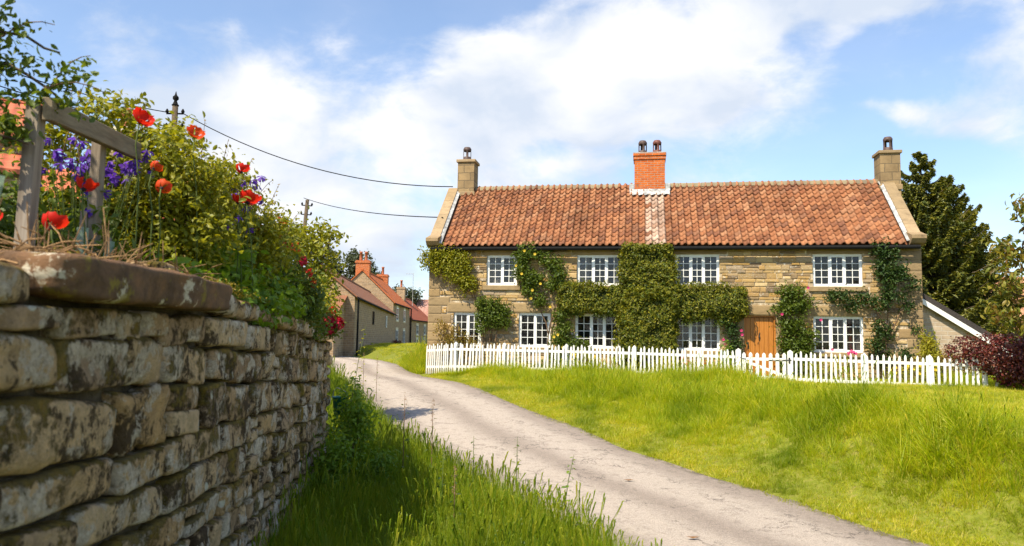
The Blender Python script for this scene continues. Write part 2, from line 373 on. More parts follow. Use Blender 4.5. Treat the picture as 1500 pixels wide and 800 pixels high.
m.color(m.ramp(n, [(.25, (.24, .08, .012)), (.5, (.40, .15, .022)), (.75, (.48, .20, .035))])); m.bump(n, .2, .004); M_DOOR = m.m
m = MT('chimney_brick', .85, .2); v = m.coord(False)
bt = m.N('ShaderNodeTexBrick'); bt.inputs['Scale'].default_value = 1; bt.inputs['Brick Width'].default_value = .22; bt.inputs['Row Height'].default_value = .075; bt.inputs['Mortar Size'].default_value = .007
bt.inputs['Color1'].default_value = (.52, .125, .02, 1); bt.inputs['Color2'].default_value = (.38, .075, .016, 1); bt.inputs['Mortar'].default_value = (.34, .26, .19, 1); bt.inputs['Bias'].default_value = -.2
tcb = m.N('ShaderNodeTexCoord'); sx = m.N('ShaderNodeSeparateXYZ'); m.L(tcb.outputs['Object'], sx.inputs[0]); cx = m.N('ShaderNodeCombineXYZ')
m.L(m.math('ADD', sx.outputs[0], sx.outputs[1]), cx.inputs[0]); m.L(sx.outputs[2], cx.inputs[1]); m.L(cx.outputs[0], bt.inputs['Vector'])
nb = m.noise(v, 7, 7, .7); c = m.mix(.6, bt.outputs['Color'], m.ramp(nb, [(.25, (.5, .5, .5)), (.5, (1, 1, 1)), (.75, (1.35, 1.3, 1.2))]), 'MULTIPLY')
c = m.mix(m.math('MULTIPLY', m.mask(m.noise(v, 3, 6, .7), .58, .7), .5), c, (.12, .07, .05)); m.color(c); m.bump(m.math('SUBTRACT', 1.0, bt.outputs['Fac']), .6, .012); M_BRICK = m.m
def rubble_mat(name, c1, c2, mort, w=.34, h=.14):
    m = MT(name, .9, .15); tcb = m.N('ShaderNodeTexCoord'); sx = m.N('ShaderNodeSeparateXYZ'); m.L(tcb.outputs['Object'], sx.inputs[0]); cx = m.N('ShaderNodeCombineXYZ')
    v = m.coord(False); wob = m.noise(v, 3, 3, out='Fac')
    m.L(m.math('ADD', m.math('ADD', sx.outputs[0], sx.outputs[1]), m.math('MULTIPLY', wob, .12)), cx.inputs[0]); m.L(m.math('ADD', sx.outputs[2], m.math('MULTIPLY', wob, .07)), cx.inputs[1])
    bt = m.N('ShaderNodeTexBrick'); bt.inputs['Scale'].default_value = 1; bt.inputs['Brick Width'].default_value = w; bt.inputs['Row Height'].default_value = h; bt.inputs['Mortar Size'].default_value = .012
    for k, c in (('Color1', c1), ('Color2', c2), ('Mortar', mort)): bt.inputs[k].default_value = (*c, 1)
    m.L(cx.outputs[0], bt.inputs['Vector'])
    nb = m.noise(v, 2.5, 8, .7); c = m.mix(.7, bt.outputs['Color'], m.ramp(nb, [(.25, (.5, .48, .46)), (.5, (1, 1, 1)), (.75, (1.4, 1.35, 1.25))]), 'MULTIPLY')
    m.color(c); m.bump(m.math('SUBTRACT', 1.0, bt.outputs['Fac']), .7, .02); return m.m
M_RUB = rubble_mat('distant_rubble', (.38, .26, .15), (.27, .19, .12), (.42, .34, .24))
M_BLOCK = rubble_mat('pale_block', (.46, .37, .27), (.40, .31, .22), (.50, .44, .36), .40, .135)
M_BARK = plain('bark', (.10, .075, .05), .9, .1, .45, 20)
M_TWIG = plain('twig_bark', (.16, .10, .06), .9, .1, .4, 25)

# ------------------------------------------------------------------ the cottage
A = R(9.75)
COT = thing('stone_cottage', 'long sandstone cottage with orange pantile roof and white cottage windows behind the picket fence', 'cottage', (-2.60, 23.69, 0), -A)
W_, D_, ZE, ZR = 14.43, 4.9, 4.16, 6.46
WIN = [  # name, x0,x1,z0,z1, lights
 (1.84, 2.79, 2.92, 3.87, 2), (4.66, 6.04, 2.92, 3.87, 3), (7.60, 8.88, 2.93, 3.88, 3), (11.51, 12.87, 2.93, 3.88, 3),
 (.81, 1.69, 1.02, 2.07, 2), (2.88, 3.86, 1.02, 2.08, 2), (4.62, 5.98, 1.02, 2.07, 3), (7.57, 8.88, 1.01, 2.05, 3), (11.50, 12.86, 1.03, 2.07, 3)]
DOOR = (9.57, 10.47, .12, 2.07)
holes = [w[:4] for w in WIN] + [DOOR]
# core wall with openings, built from cells between the opening edges
xs = sorted({0.0, W_} | {h[0] for h in holes} | {h[1] for h in holes}); zs = sorted({-.4, ZE+.02} | {h[2] for h in holes} | {h[3] for h in holes})
core = MB()
solid = {}
for i in range(len(xs)-1):
    for j in range(len(zs)-1):
        cx_, cz_ = (xs[i]+xs[i+1])/2, (zs[j]+zs[j+1])/2
        solid[i, j] = not any(h[0] < cx_ < h[1] and h[2] < cz_ < h[3] for h in holes)
for (i, j), s_ in solid.items():
    if not s_: continue
    x0, x1, z0, z1 = xs[i], xs[i+1], zs[j], zs[j+1]
    core.add([(x0,0,z0),(x1,0,z0),(x1,0,z1),(x0,0,z1)], [(0,1,2,3)])
    if not solid.get((i+1, j), True): core.add([(x1,0,z0),(x1,.3,z0),(x1,.3,z1),(x1,0,z1)], [(0,1,2,3)])
    if not solid.get((i-1, j), True): core.add([(x0,0,z0),(x0,0,z1),(x0,.3,z1),(x0,.3,z0)], [(0,1,2,3)])
    if not solid.get((i, j+1), True): core.add([(x0,0,z1),(x1,0,z1),(x1,.3,z1),(x0,.3,z1)], [(0,1,2,3)])
    if not solid.get((i, j-1), True): core.add([(x0,0,z0),(x0,.3,z0),(x1,.3,z0),(x1,0,z0)], [(0,1,2,3)])
wall_front = core.build('front_wall', M_MORTAR, COT)
gab = [(0, -.4), (0, ZE+.02), (D_/2, ZR+.02), (D_, ZE+.02), (D_, -.4)]
for x_ in (0.0, W_):
    MB().add([(x_, y, z) for y, z in gab], [(0, 1, 2, 3, 4)] if x_ else [(4, 3, 2, 1, 0)]).build('gable_wall', M_RUB, COT)
MB().add([(0, D_, -.4), (W_, D_, -.4), (W_, D_, ZE), (0, D_, ZE)], [(3, 2, 1, 0)]).build('rear_wall', M_RUB, COT)

# stone pieces: a few shared rounded blocks, scaled per stone
def block_mesh(name, mat, seed, rough=.5):
    rr = random.Random(seed); c = .12
    V = []
    for y, s in ((0.0, 1.0), (-.6, 1.0), (-1.0, .0)):
        ins = 0 if y > -.9 else c
        for (x, z) in ((-.5, -.5), (.5, -.5), (.5, .5), (-.5, .5)):
            ix = ins*.55 if ins else 0
            V.append((x*(1-2*ix*.6)+rr.uniform(-.05, .05)*rough, y+(rr.uniform(-.12, .12) if ins else 0), z*(1-2*ins)+rr.uniform(-.09, .09)*rough))
    V.append((rr.uniform(-.1, .1), -1.08, rr.uniform(-.1, .1)))
    F = []
    for k in (0, 4):
        for i in range(4): F.append((k+i, k+(i+1) % 4, k+4+(i+1) % 4, k+4+i))
    for i in range(4): F.append((8+i, 8+(i+1) % 4, 12))
    return mesh(name, V, F, mat)
STONES = [block_mesh('stone', M_COT, i) for i in range(10)]
DRESS = [block_mesh('dressed', M_DRESS, 50+i, .12) for i in range(4)]
reserved = list(holes)
def dressed(name, x0, x1, z0, z1, proud=.03, parent=COT):
    o = obj(name, DRESS[random.randrange(4)], parent, ((x0+x1)/2, 0, (z0+z1)/2), (0, 0, 0), (x1-x0, proud, z1-z0)); reserved.append((x0-.012, x1+.012, z0-.012, z1+.012)); return o
for (x0, x1, z0, z1, n) in WIN:
    up = z0 > 2.5
    if up:
        dressed('lintel', x0-.16, x1+.22, z1+.003, z1+.235, .028)
        MB().box(x0-.12, x1+.12, -.075, .02, z0-.15, z0-.004, .012).build('window_sill', M_DRESS, COT); reserved.append((x0-.13, x1+.13, z0-.16, z0))
    else:
        dressed('lintel', x0-.22, x1+.2, z1+.003, z1+.30, .03)
        MB().box(x0-.1, x1+.1, -.07, .02, z0-.13, z0-.004, .012).build('window_sill', M_DRESS, COT); reserved.append((x0-.11, x1+.11, z0-.14, z0))
dressed('door_lintel', 9.47, 11.02, 2.075, 2.37, .032)
dressed('door_jamb', 9.40, 9.565, .12, 1.15, .025); dressed('door_jamb', 9.38, 9.565, 1.17, 2.07, .025); dressed('door_jamb', 10.475, 10.66, .12, .95, .025); dressed('door_jamb', 10.475, 10.64, .97, 2.07, .025)
z = -.1; k = 0
while z < ZE-.06:                                     # quoins at both corners
    hh = min(random.uniform(.24, .34), ZE-.01-z)
    l1, l2 = (random.uniform(.55, .75), random.uniform(.3, .42)) if k % 2 == 0 else (random.uniform(.3, .42), random.uniform(.55, .8))
    dressed('quoin', -.02, l1, z+.006, z+hh-.006, .024); dressed('quoin', W_-l2, W_+.02, z+.006, z+hh-.006, .024)
    z += hh; k += 1
# coursed rubble between them
stones = []
z = 0.0
while z < ZE-.03:
    hh = random.choice([.085, .10, .12, .13, .15, .17, .19]); hh = min(hh, ZE-z)
    if hh < .05: break
    x = .02+random.uniform(0, .2)
    while x < W_-.05:
        thin = x > 8.9
        L_ = random.uniform(.16, .5) if thin else random.uniform(.2, .62)
        zz = [(z, z+hh)]
        if hh > .14 and random.random() < .35: zz = [(z, z+hh*.5), (z+hh*.5, z+hh)]
        for za, zb in zz:
            ivs = [(x, min(x+L_, W_-.02))]
            for (a, b, c, d) in reserved:
                if c < zb-.015 and d > za+.015:
                    nv = []
                    for (p, q) in ivs:
                        if q <= a or p >= b: nv.append((p, q))
                        else:
                            if p < a: nv.append((p, a))
                            if q > b: nv.append((b, q))
                    ivs = nv
            for p, q in ivs:
                if q-p > .07: stones.append((p+.007, q-.007, za+.006, zb-.006))
        x += L_
    z += hh
stones.sort(key=lambda s_: -(s_[1]-s_[0])*(s_[3]-s_[2]))
vis = [s_ for s_ in stones if s_[3] > .75]
indiv = set(vis[:300])
rest = MB()
for s_ in stones:
    x0, x1, z0, z1 = s_; pr = random.uniform(.012, .038); me = STONES[random.randrange(10)]
    if s_ in indiv:
        obj('stone', me, wall_front, ((x0+x1)/2, 0, (z0+z1)/2), (0, random.uniform(-.012, .012), 0), (x1-x0, pr, z1-z0))
    else:
        rest.add([((x0+x1)/2+v.co.x*(x1-x0), v.co.y*pr, (z0+z1)/2+v.co.z*(z1-z0)) for v in me.vertices], [tuple(p.vertices) for p in me.polygons])
tag(rest.build('small_stones', M_COT, wall_front), kind='stuff')

# windows
def pane_mesh():
    return mesh('pane', [(-.5, 0, -.5), (.5, 0, -.5), (.5, 0, .5), (-.5, 0, .5), (-.5, .004, -.5), (.5, .004, -.5), (.5, .004, .5), (-.5, .004, .5)],
                [(0, 1, 2, 3), (7, 6, 5, 4), (0, 4, 5, 1), (1, 5, 6, 2), (2, 6, 7, 3), (3, 7, 4, 0)], M_GLASS)
PANE = pane_mesh()
def window(parent, x0, x1, z0, z1, lights, rows=4, cols=2, curtain=0, name='window', yo=.05):
    w = bpy.data.objects.new(name, None); COL.objects.link(w); w.parent = parent; w.location = (x0, yo, z0); w.empty_display_size = .05
    W, H = x1-x0, z1-z0; fr = .062
    f = MB(); f.box(0, W, 0, .09, 0, fr, .006).box(0, W, 0, .09, H-fr, H, .006).box(0, fr, .002, .088, fr, H-fr).box(W-fr, W, .002, .088, fr, H-fr)
    lw = (W-2*fr)/lights
    for i in range(1, lights): f.box(fr+lw*i-.022, fr+lw*i+.022, .004, .086, fr, H-fr)
    f.build('frame', M_WHITE, w)
    for i in range(lights):
        sash = i == lights//2 or lights == 2 and i == 1
        bx = MB(); a = fr+lw*i+(.022 if i else 0); b = fr+lw*(i+1)-(.022 if i < lights-1 else 0); st = .035 if sash else .014; yf = -.006 if sash else .012
        lo, hi = fr, H-fr
        bx.box(a, a+st, yf, .06, lo, hi).box(b-st, b, yf, .06, lo, hi).box(a+st, b-st, yf, .06, lo, lo+st*1.1).box(a+st, b-st, yf, .06, hi-st, hi)
        pa, pb, pl, ph = a+st, b-st, lo+st*1.1, hi-st; bw = .017
        for k in range(1, cols): xx = pa+(pb-pa)*k/cols; bx.box(xx-bw/2, xx+bw/2, .016, .05, pl, ph)
        for k in range(1, rows): zz = pl+(ph-pl)*k/rows; bx.box(pa, pb, .017, .049, zz-bw/2, zz+bw/2)
        bx.build('sash' if sash else 'glazing_bars', M_WHITE, w)
        for k in range(cols):
            for j in range(rows):
                obj('pane', PANE, w, (pa+(pb-pa)*(k+.5)/cols, .034, pl+(ph-pl)*(j+.5)/rows), (random.uniform(-.02, .02), 0, random.uniform(-.02, .02)), ((pb-pa)/cols-.004, 1, (ph-pl)/rows-.004))
    return w
for (x0, x1, z0, z1, n) in WIN: window(COT, x0, x1, z0, z1, n)
MB().box(.1, W_-.1, .75, .78, -.2, 4.1).build('dark_room_sheet', M_DARKROOM, COT); MB().box(.1, W_-.1, .305, .74, 2.44, 2.5).build('upper_floor', M_DARKROOM, COT)  # near-black sheets paint in the darkness of the unlit rooms behind the glass
def drape(x0, x1, z0, z1, mat, label=None):
    V = []; n = 16
    for i in range(n+1): xx = x0+(x1-x0)*i/n; yy = .24+.02*math.sin(i*2.1); V += [(xx, yy, z0), (xx, yy, z1)]
    o = MB().add(V, [(2*i, 2*i+2, 2*i+3, 2*i+1) for i in range(n)]).build('curtain', mat, COT, True)
    if label: o['label'] = label
M_REDC = plain('red_curtain', (.30, .03, .03), .9, .1)
for a_, b_, c_, d_ in ((1.86, 2.28, 2.95, 3.85), (2.55, 2.78, 2.95, 3.85), (4.68, 5.02, 2.95, 3.85), (5.75, 6.02, 2.95, 3.85), (7.62, 7.9, 2.95, 3.4), (12.62, 12.85, 1.05, 2.05), (3.7, 3.85, 1.05, 2.05)): drape(a_, b_, c_, d_, M_CURTAIN)
drape(12.48, 12.6, 1.05, 2.05, M_REDC, 'red curtain edge'); drape(8.7, 8.86, 2.95, 3.86, M_CURTAIN)

# door of vertical oak boards
dr = bpy.data.objects.new('door', None); COL.objects.link(dr); dr.parent = COT; dr.location = (DOOR[0], .10, DOOR[2]); dr['label'] = 'orange-brown oiled oak plank door'
MB().box(-.0, .055, -.03, .08, 0, 1.95).box(.845, .90, -.03, .08, 0, 1.95).box(.055, .845, -.03, .08, 1.90, 1.95).build('door_frame', M_DOOR, dr)
for i in range(6):
    a = .06+i*.13; MB().box(a, a+.125, 0, .045, .02, 1.89, .006).build('plank', M_DOOR, dr)
MB().lathe([(.0, -.11), (.014, -.09), (.022, -.03), (.03, 0), (.022, .03), (.014, .09), (0.004, .13)], (.44, -.012, 1.32), 8).build('knocker', M_IRON, dr)
MB().box(.10, .135, -.016, 0, .98, 1.17).tube([(.118, -.012, 1.02), (.118, -.05, 1.05), (.118, -.05, 1.12), (.118, -.012, 1.14)], .009, 6).build('handle', M_IRON, dr)

# roof: S-profile clay pantiles
E0 = Vector((0, -.19, 4.10)); E1 = Vector((0, D_/2-.02, ZR)); SL = (E1-E0).length; sd = (E1-E0)/SL; sn = Vector((0, -sd.z, sd.y))
roof = MB().add([(.1, E0.y+.1, E0.z+.03), (W_-.1, E0.y+.1, E0.z+.03), (W_-.1, E1.y, E1.z-.07), (.1, E1.y, E1.z-.07), (.1, D_+.15, 4.1), (W_-.1, D_+.15, 4.1)], [(0, 1, 2, 3), (3, 2, 5, 4)]).build('roof', M_TILE, COT)
prof = [(0, .014), (.10, -.002), (.28, -.010), (.44, .0), (.56, .036), (.68, .068), (.82, .072), (.96, .040), (1.04, .002)]
def tile_mesh(name, mat, tw, tl, seed=0):
    rr = random.Random(seed); V = []; F = []; n = len(prof)
    sk = rr.uniform(-.006, .006)
    for j, (dy, lift) in enumerate(((0, .026), (tl*.5, .011), (tl, -.006))):
        for (u, h) in prof: V.append((u*tw + sk*(1-j/2), dy + rr.uniform(-.002, .002), h+lift))
    for (u, h) in prof: V.append((u*tw+sk, .002, h+.026-.022))
    for j in range(2):
        for i in range(n-1): F.append((j*n+i, j*n+i+1, (j+1)*n+i+1, (j+1)*n+i))
    for i in range(n-1): F.append((3*n+i, 3*n+i+1, i+1, i))
    return mesh(name, V, F, mat, True)
TX0, TX1, NC, NR = .46, 13.99, 67, 15
tw = (TX1-TX0)/NC; gauge = SL/NR; tl = gauge*1.3
TILES = [tile_mesh('pantile', M_TILE, tw, tl, i) for i in range(6)]; TILEP = [tile_mesh('pantile_pale', M_TILE_PALE, tw, tl, 20+i) for i in range(3)]
ang = math.atan2(sd.z, sd.y)
rm, rp_ = MB(), MB(); cnt = 0
for c in range(NC-1, -1, -1):
    for r_ in range(NR):
        x = TX0 + c*tw; d = r_*gauge
        if 6.25 < x < 7.35 and d > SL-.42: continue          # behind the brick stack
        sag = -.03*math.sin(PI*d/SL) + .035*float(vnoise(x, d, 1.6)) + .02*float(vnoise(x, d*.2, 3.5)) + .008*random.uniform(-1, 1)
        p = E0 + sd*d + sn*(.03+sag) + Vector((x, 0, 0)); pale = 6.62 < x < 7.2 and random.random() < .92
        rot = (ang+random.uniform(-.015, .015), random.uniform(-.01, .01), random.uniform(-.012, .012))
        me = TILEP[random.randrange(3)] if pale else TILES[random.randrange(6)]
        if cnt < 300 and not pale:
            obj('pantile', me, roof, p, rot); cnt += 1
        else:
            cr_, sr_ = math.cos(rot[0]), math.sin(rot[0]); tgt = rp_ if pale else rm
            tgt.add([(p.x+v.co.x, p.y+v.co.y*cr_-v.co.z*sr_, p.z+v.co.y*sr_+v.co.z*cr_) for v in me.vertices], [tuple(q.vertices) for q in me.polygons])
tag(rm.build('pantiles', M_TILE, roof, True), kind='stuff'); tag(rp_.build('streaked_pantiles', M_TILE_PALE, roof, True), kind='stuff', label='pale lime-streaked pantiles below the brick chimney')
# rear slope sheet of tiles stays plain; ridge stones
x = .9
RIDGE = [MB().prism([(-.17, -.13), (-.12, -.03), (0, .035), (.12, -.03), (.17, -.13)], 0, 1, 'x').mesh('ridge_stone', stone_mat('ridge_stone', [(.20, .16, .10), (.26, .21, .13), (.16, .13, .09)], stainamt=.5))][0]
while x < 14.05:
    l = min(random.uniform(.5, .75), 14.08-x)
    if not (6.2 < x+l/2 < 7.5): obj('ridge_stone', RIDGE, roof, (x, D_/2, ZR+.06+random.uniform(-.006, .006)), (0, 0, 0), (l-.008, 1, 1))
    x += l
# gutter with brackets
g = MB().tube([(.1, -.25, 4.045), (7.0, -.25, 4.035), (14.35, -.25, 4.045)], .055, 8); g.build('gutter', M_GUTTER, COT)
MB().box(.05, W_-.05, -.17, -.03, 4.05, 4.115).build('eaves_board', M_GUTTER, COT)
# gable copings: slabs up the slope, kneelers, pale mortar fillet
def coping(xa, xb, inner):
    n = 4
    for i in range(n):
        a, b = .02+SL*.955*i/n, .02+SL*.955*(i+1)/n-.008
        pa, pb = E0+sd*a+sn*.02, E0+sd*b+sn*.02
        V = []
        for q in (pa, pb):
            for xx, t in ((xa, 0), (xb, 0), (xb, .13), (xa, .13)): V.append((xx, q.y+sn.y*t, q.z+sn.z*t))
        MB().add(V, [(0, 3, 2, 1), (4, 5, 6, 7), (0, 1, 5, 4), (1, 2, 6, 5), (2, 3, 7, 6), (3, 0, 4, 7)]).build('coping_stone', M_COPE, COT)
    s_ = 1 if inner > xa else -1; w = .10*s_
    V = []
    for q in (E0+sd*.1+sn*.06, E0+sd*SL*.97+sn*.06):
        for xx, t in ((inner-.02*s_, .0), (inner+w, 0), (inner+w, .02), (inner-.02*s_, .07)): V.append((xx, q.y+sn.y*t, q.z+sn.z*t))
    MB().add(V, [(0, 3, 2, 1), (4, 5, 6, 7), (0, 1, 5, 4), (1, 2, 6, 5), (2, 3, 7, 6), (3, 0, 4, 7)]).build('mortar_fillet', M_LEAD, COT)
    o = (xa if s_ > 0 else xb)
    MB().prism([(-.10, 4.10), (-.26, 4.16), (-.36, 4.28), (-.36, 4.38), (-.22, 4.42), (.1, 4.52), (.3, 4.4), (.3, 4.10)], xa-.03, xb+.03, 'x').build('kneeler', M_COPE, COT)
coping(-.03, .30, .30); coping(14.13, 14.46, 14.13)
# chimneys
def pot(parent, x, y, z, r, h, mat):
    n = 12; zs_ = [0, .12*h, .3*h, .72*h, .86*h, h]; rr = [r*1.05, r, r*.95, r*.93, r*.98, r*.7]; V = []; F = []
    for zz, q in zip(zs_, rr):
        for k in range(n): a = 2*PI*k/n; V.append((q*math.cos(a), q*math.sin(a), zz))
    for i in range(5):
        for k in range(n):
            if i == 2 and k % 3 != 0: continue       # the lantern openings
            F.append((i*n+k, i*n+(k+1) % n, (i+1)*n+(k+1) % n, (i+1)*n+k))
    F.append(tuple(range(5*n, 6*n)))
    me = mesh('chimney_pot', V, F, mat, True); o = obj('chimney_pot', me, parent, (x, y, z))
    md = o.modifiers.new('s', 'SOLIDIFY'); md.thickness = .02; return o
def stack(x0, x1, y0, y1, z0, z1, mat, capmat, pots, cap=.05, potmat=None, label=None):
    o = MB().box(x0, x1, y0, y1, z0, z1).build('chimney', mat, COT)
    if label: o['label'] = label
    MB().box(x0-cap, x1+cap, y0-cap, y1+cap, z1+.002, z1+.10, .01).build('chimney_cap', capmat, o)
    if capmat is not M_BRICK: MB().box(x0-.04, x1+.04, y0-.04, y1+.04, z0+.25, z0+.42, .01).build('chimney_base', capmat, o)
    else: MB().box(x0-.03, x1+.03, y0-.03, y1+.03, z1-.11, z1-.03).build('brick_band', M_BRICK, o)
    for px, pm in pots: pot(o, px, (y0+y1)/2, z1+.10, .15, .50, pm)
    return o
yc = D_/2
M_STACK = rubble_mat('stack_blocks', (.33, .23, .12), (.22, .155, .085), (.16, .12, .075), .42, .27)
stack(.30, .88, yc-.32, yc+.32, 5.9, 7.36, M_STACK, M_COPE, [(.55, M_POT)])
stack(14.06, 14.66, yc-.32, yc+.32, 5.9, 7.32, M_STACK, M_COPE, [(14.40, M_POT)])
cm = stack(6.37, 7.37, yc-.34, yc+.34, 5.8, 7.42, M_BRICK, M_BRICK, [(6.64, M_POT), (7.12, plain('rust_clay_pot', (.13, .04, .025), .6, .4, .3, 20))], .045, label='orange brick chimney with two dark pots')
MB().box(6.33, 7.41, yc-.38, yc+.38, 7.522, 7.545).build('mortar_flaunching', M_LEAD, cm)
ap = MB()
for (xa, xb) in ((6.22, 7.52),):
    q0 = E0+sd*(SL-.74); q1 = E0+sd*(SL-.36)
    V = []
    for k in range(14):
        xx = xa+(xb-xa)*k/13; d0 = SL-.66-.06*(k % 2)-random.uniform(0, .03)
        p = E0+sd*d0+sn*.10; q = E0+sd*(SL-.38)+sn*.12; V += [(xx, p.y, p.z), (xx, q.y, q.z), (xx, yc-.355, 6.18)]
    for k in range(13): ap.add([V[3*k], V[3*k+3], V[3*k+4], V[3*k+1], V[3*k+5], V[3*k+2]], [(0, 1, 2, 3), (3, 2, 4, 5)])
ap.box(6.20, 6.36, yc-.36, yc+.1, 6.1, 6.48).box(7.38, 7.54, yc-.36, yc+.1, 6.1, 6.48)
ap.build('lead_apron', M_LEAD, cm)
#PART3
# ------------------------------------------------------------------ picket fence and gate
FA, FB = Vector((-1.65, 22.1, 0)), Vector((10.9, 17.3, 0)); FL = (FB-FA).length; fd = (FB-FA)/FL; fang = math.atan2(fd.y, fd.x)
def picket_mesh(w, h, t=.02, mat=M_PICKET, name='picket'):
    return MB().prism([(-w/2, 0), (w/2, 0), (w/2, h-.055), (w*.3, h-.02), (0, h), (-w*.3, h-.02), (-w/2, h-.055)], -t, 0).mesh(name, mat)
PK = [picket_mesh(.052, .86), picket_mesh(.049, .90)]; PG = picket_mesh(.085, .80)
def fz(p):
    d_ = (Vector((p.x, p.y, 0))-FA).dot(fd); return float(np.interp(d_, [-1.2, 0, 5, 13.5], [.22, .30, .30, .19]))
fence = thing('picket_fence', 'long white painted picket fence with pointed pales in front of the cottage', 'fence', (FA.x, FA.y, 0), fang)
G0, G1 = 7.98, 9.2
def fence_run(parent, L, a, b, pos, step=.109, skip=None, lean=.02):
    d = a+.05; i = 0
    while d < b-.03:
        p = pos(d); z = fz(p)-.06
        obj('picket', PK[i % 2], parent, (d, random.uniform(-.004, .004), z+random.uniform(-.012, .012)), (random.uniform(-.04, .02), random.gauss(0, lean), random.uniform(-.06, .06))); i += 1; d += step*random.uniform(.95, 1.05)
    # rails
    for hh in (.17, .67):
        V = []; n = max(2, int((b-a)/1.0)+1)
        for k in range(n+1):
            dd = a+(b-a)*k/n; z = fz(pos(dd))-.06+hh; V += [(dd, .004, z), (dd, .045, z), (dd, .045, z+.07), (dd, .004, z+.07)]
        F = [(0, 1, 2, 3), tuple(range(4*n, 4*n+4))[::-1]]
        for k in range(n):
            for q in range(4): F.append((4*k+q, 4*k+4+q, 4*k+4+(q+1) % 4, 4*k+(q+1) % 4))
        MB().add(V, F).build('rail', M_PICKET, parent)
pos_f = lambda d: FA + fd*d
fence_run(fence, FL, 0, G0-.08, pos_f); fence_run(fence, FL, G1+.1, FL, pos_f, .115)
POST = MB().prism([(-.05, -.3), (.05, -.3), (.05, .86), (0, .92), (-.05, .86)], .02, .11).mesh('fence_post', M_PICKET)
GPOST = MB().prism([(-.065, -.3), (.065, -.3), (.065, .88), (0, .93), (-.065, .88)], -.03, .1).mesh('gate_post', M_PICKET)
for d in (.02, 1.55, 3.4, 5.3, 7.0, 10.9, 12.3, FL-.03):
    obj('fence_post', POST, fence, (d, 0, fz(pos_f(d))-.06))
for d in (G0, G1+.02): obj('gate_post', GPOST, fence, (d, 0, fz(pos_f(d))-.06))
lp = obj('loose_picket', PK[0], fence, (FL+.12, .05, fz(FB)-.35), (-.1, .17, .1))
# the side return back to the house corner
FC = Vector((-2.62, 23.45, 0)); fl2 = (FC-FA).length; f2 = (FC-FA)/fl2; a2 = math.atan2(f2.y, f2.x)
ret = bpy.data.objects.new('side_return', None); COL.objects.link(ret); ret.parent = fence
ret.matrix_local = Matrix.Rotation(-fang, 4, 'Z') @ Matrix.Rotation(a2+PI, 4, 'Z'); ret.location = Matrix.Rotation(-fang, 3, 'Z') @ (FC-FA)
fence_run(ret, fl2, 0, fl2-.04, lambda d: FC - f2*d, .125)
gate = thing('garden_gate', 'white picket garden gate with diagonal brace facing the oak door', 'gate', (*(FA+fd*(G0+.09))[:2], fz(pos_f((G0+G1)/2))-.02), fang)
gw = G1-G0-.16
for i in range(7): obj('picket', PG, gate, (.05+i*(gw-.1)/6, 0, random.uniform(-.005, .005)))
MB().box(0, gw, .003, .04, .14, .21).build('rail', M_PICKET, gate); MB().box(0, gw, .003, .04, .60, .67).build('rail', M_PICKET, gate)
MB().add([(.03, .005, .56), (.10, .005, .60), (gw-.03, .005, .26), (gw-.10, .005, .21), (.03, .038, .56), (.10, .038, .60), (gw-.03, .038, .26), (gw-.10, .038, .21)], [(0, 1, 2, 3), (7, 6, 5, 4), (0, 4, 5, 1), (1, 5, 6, 2), (2, 6, 7, 3), (3, 7, 4, 0)]).build('brace', M_PICKET, gate)
MB().tube([(gw-.42, -.03, .615), (gw+.12, -.035, .63)], .012, 6).box(gw+.05, gw+.09, -.05, -.02, .55, .69).build('hinge', M_IRON, gate)
MB().tube([(-.05, -.03, .66), (.1, -.03, .63)], .009, 6).build('latch', M_IRON, gate)

# ------------------------------------------------------------------ the old field wall on the near side
m = MT('lichened_gritstone', .92, .2); v = m.coord(True); r = m.rand()
c = m.ramp(r, [(0, (.52, .34, .17)), (.2, (.64, .46, .26)), (.4, (.40, .26, .14)), (.6, (.70, .49, .27)), (.8, (.54, .34, .15)), (1, (.46, .32, .20))])
c = m.mix(.85, c, m.ramp(m.noise(v, 11, 10, .78), [(.25, (.35, .32, .30)), (.5, (1, 1, 1)), (.75, (1.5, 1.45, 1.35))]), 'MULTIPLY')
wet = m.math('ADD', m.math('MULTIPLY', m.noise(v, 3.0, 10, .75), .72), m.math('MULTIPLY', m.noise(v, 26, 6, .7), .28))
c = m.mix(m.math('MULTIPLY', m.mask(wet, .485, .55), .92), c, (.05, .031, .015))                                   # black algae
lich = m.math('ADD', m.math('MULTIPLY', m.noise(v, 3.4, 5, .6), .62), m.math('MULTIPLY', m.noise(v, 17, 9, .8), .38))
c = m.mix(m.math('MULTIPLY', m.mask(lich, .508, .54), .92), c, m.ramp(m.noise(v, 45, 6, .75), [(.32, (.42, .32, .21)), (.5, (.76, .64, .48)), (.7, (.90, .81, .66))]))   # pale crust lichen
vo = m.N('ShaderNodeTexVoronoi'); vo.inputs['Scale'].default_value = 8; vo.inputs['Randomness'].default_value = 1; m.L(v, vo.inputs['Vector'])
sc_ = m.N('ShaderNodeSeparateColor'); m.L(vo.outputs['Color'], sc_.inputs[0])
spot = m.math('MULTIPLY', m.mask(m.math('ADD', vo.outputs['Distance'], m.math('MULTIPLY', m.noise(v, 30, 5, .8), .25)), .36, .31), m.mask(sc_.outputs[0], .84, .86))
c = m.mix(m.math('MULTIPLY', spot, .85), c, (.72, .70, .56))
gN = m.N('ShaderNodeNewGeometry'); sn_ = m.N('ShaderNodeSeparateXYZ'); m.L(gN.outputs['Normal'], sn_.inputs[0])
moss = m.math('MULTIPLY', m.mask(m.math('ADD', m.math('ADD', m.math('MULTIPLY', m.noise(v, 3.2, 6, .6), .65), m.math('MULTIPLY', m.noise(v, 21, 7, .8), .35)), m.math('MULTIPLY', sn_.outputs[2], .12)), .533, .59), .92)
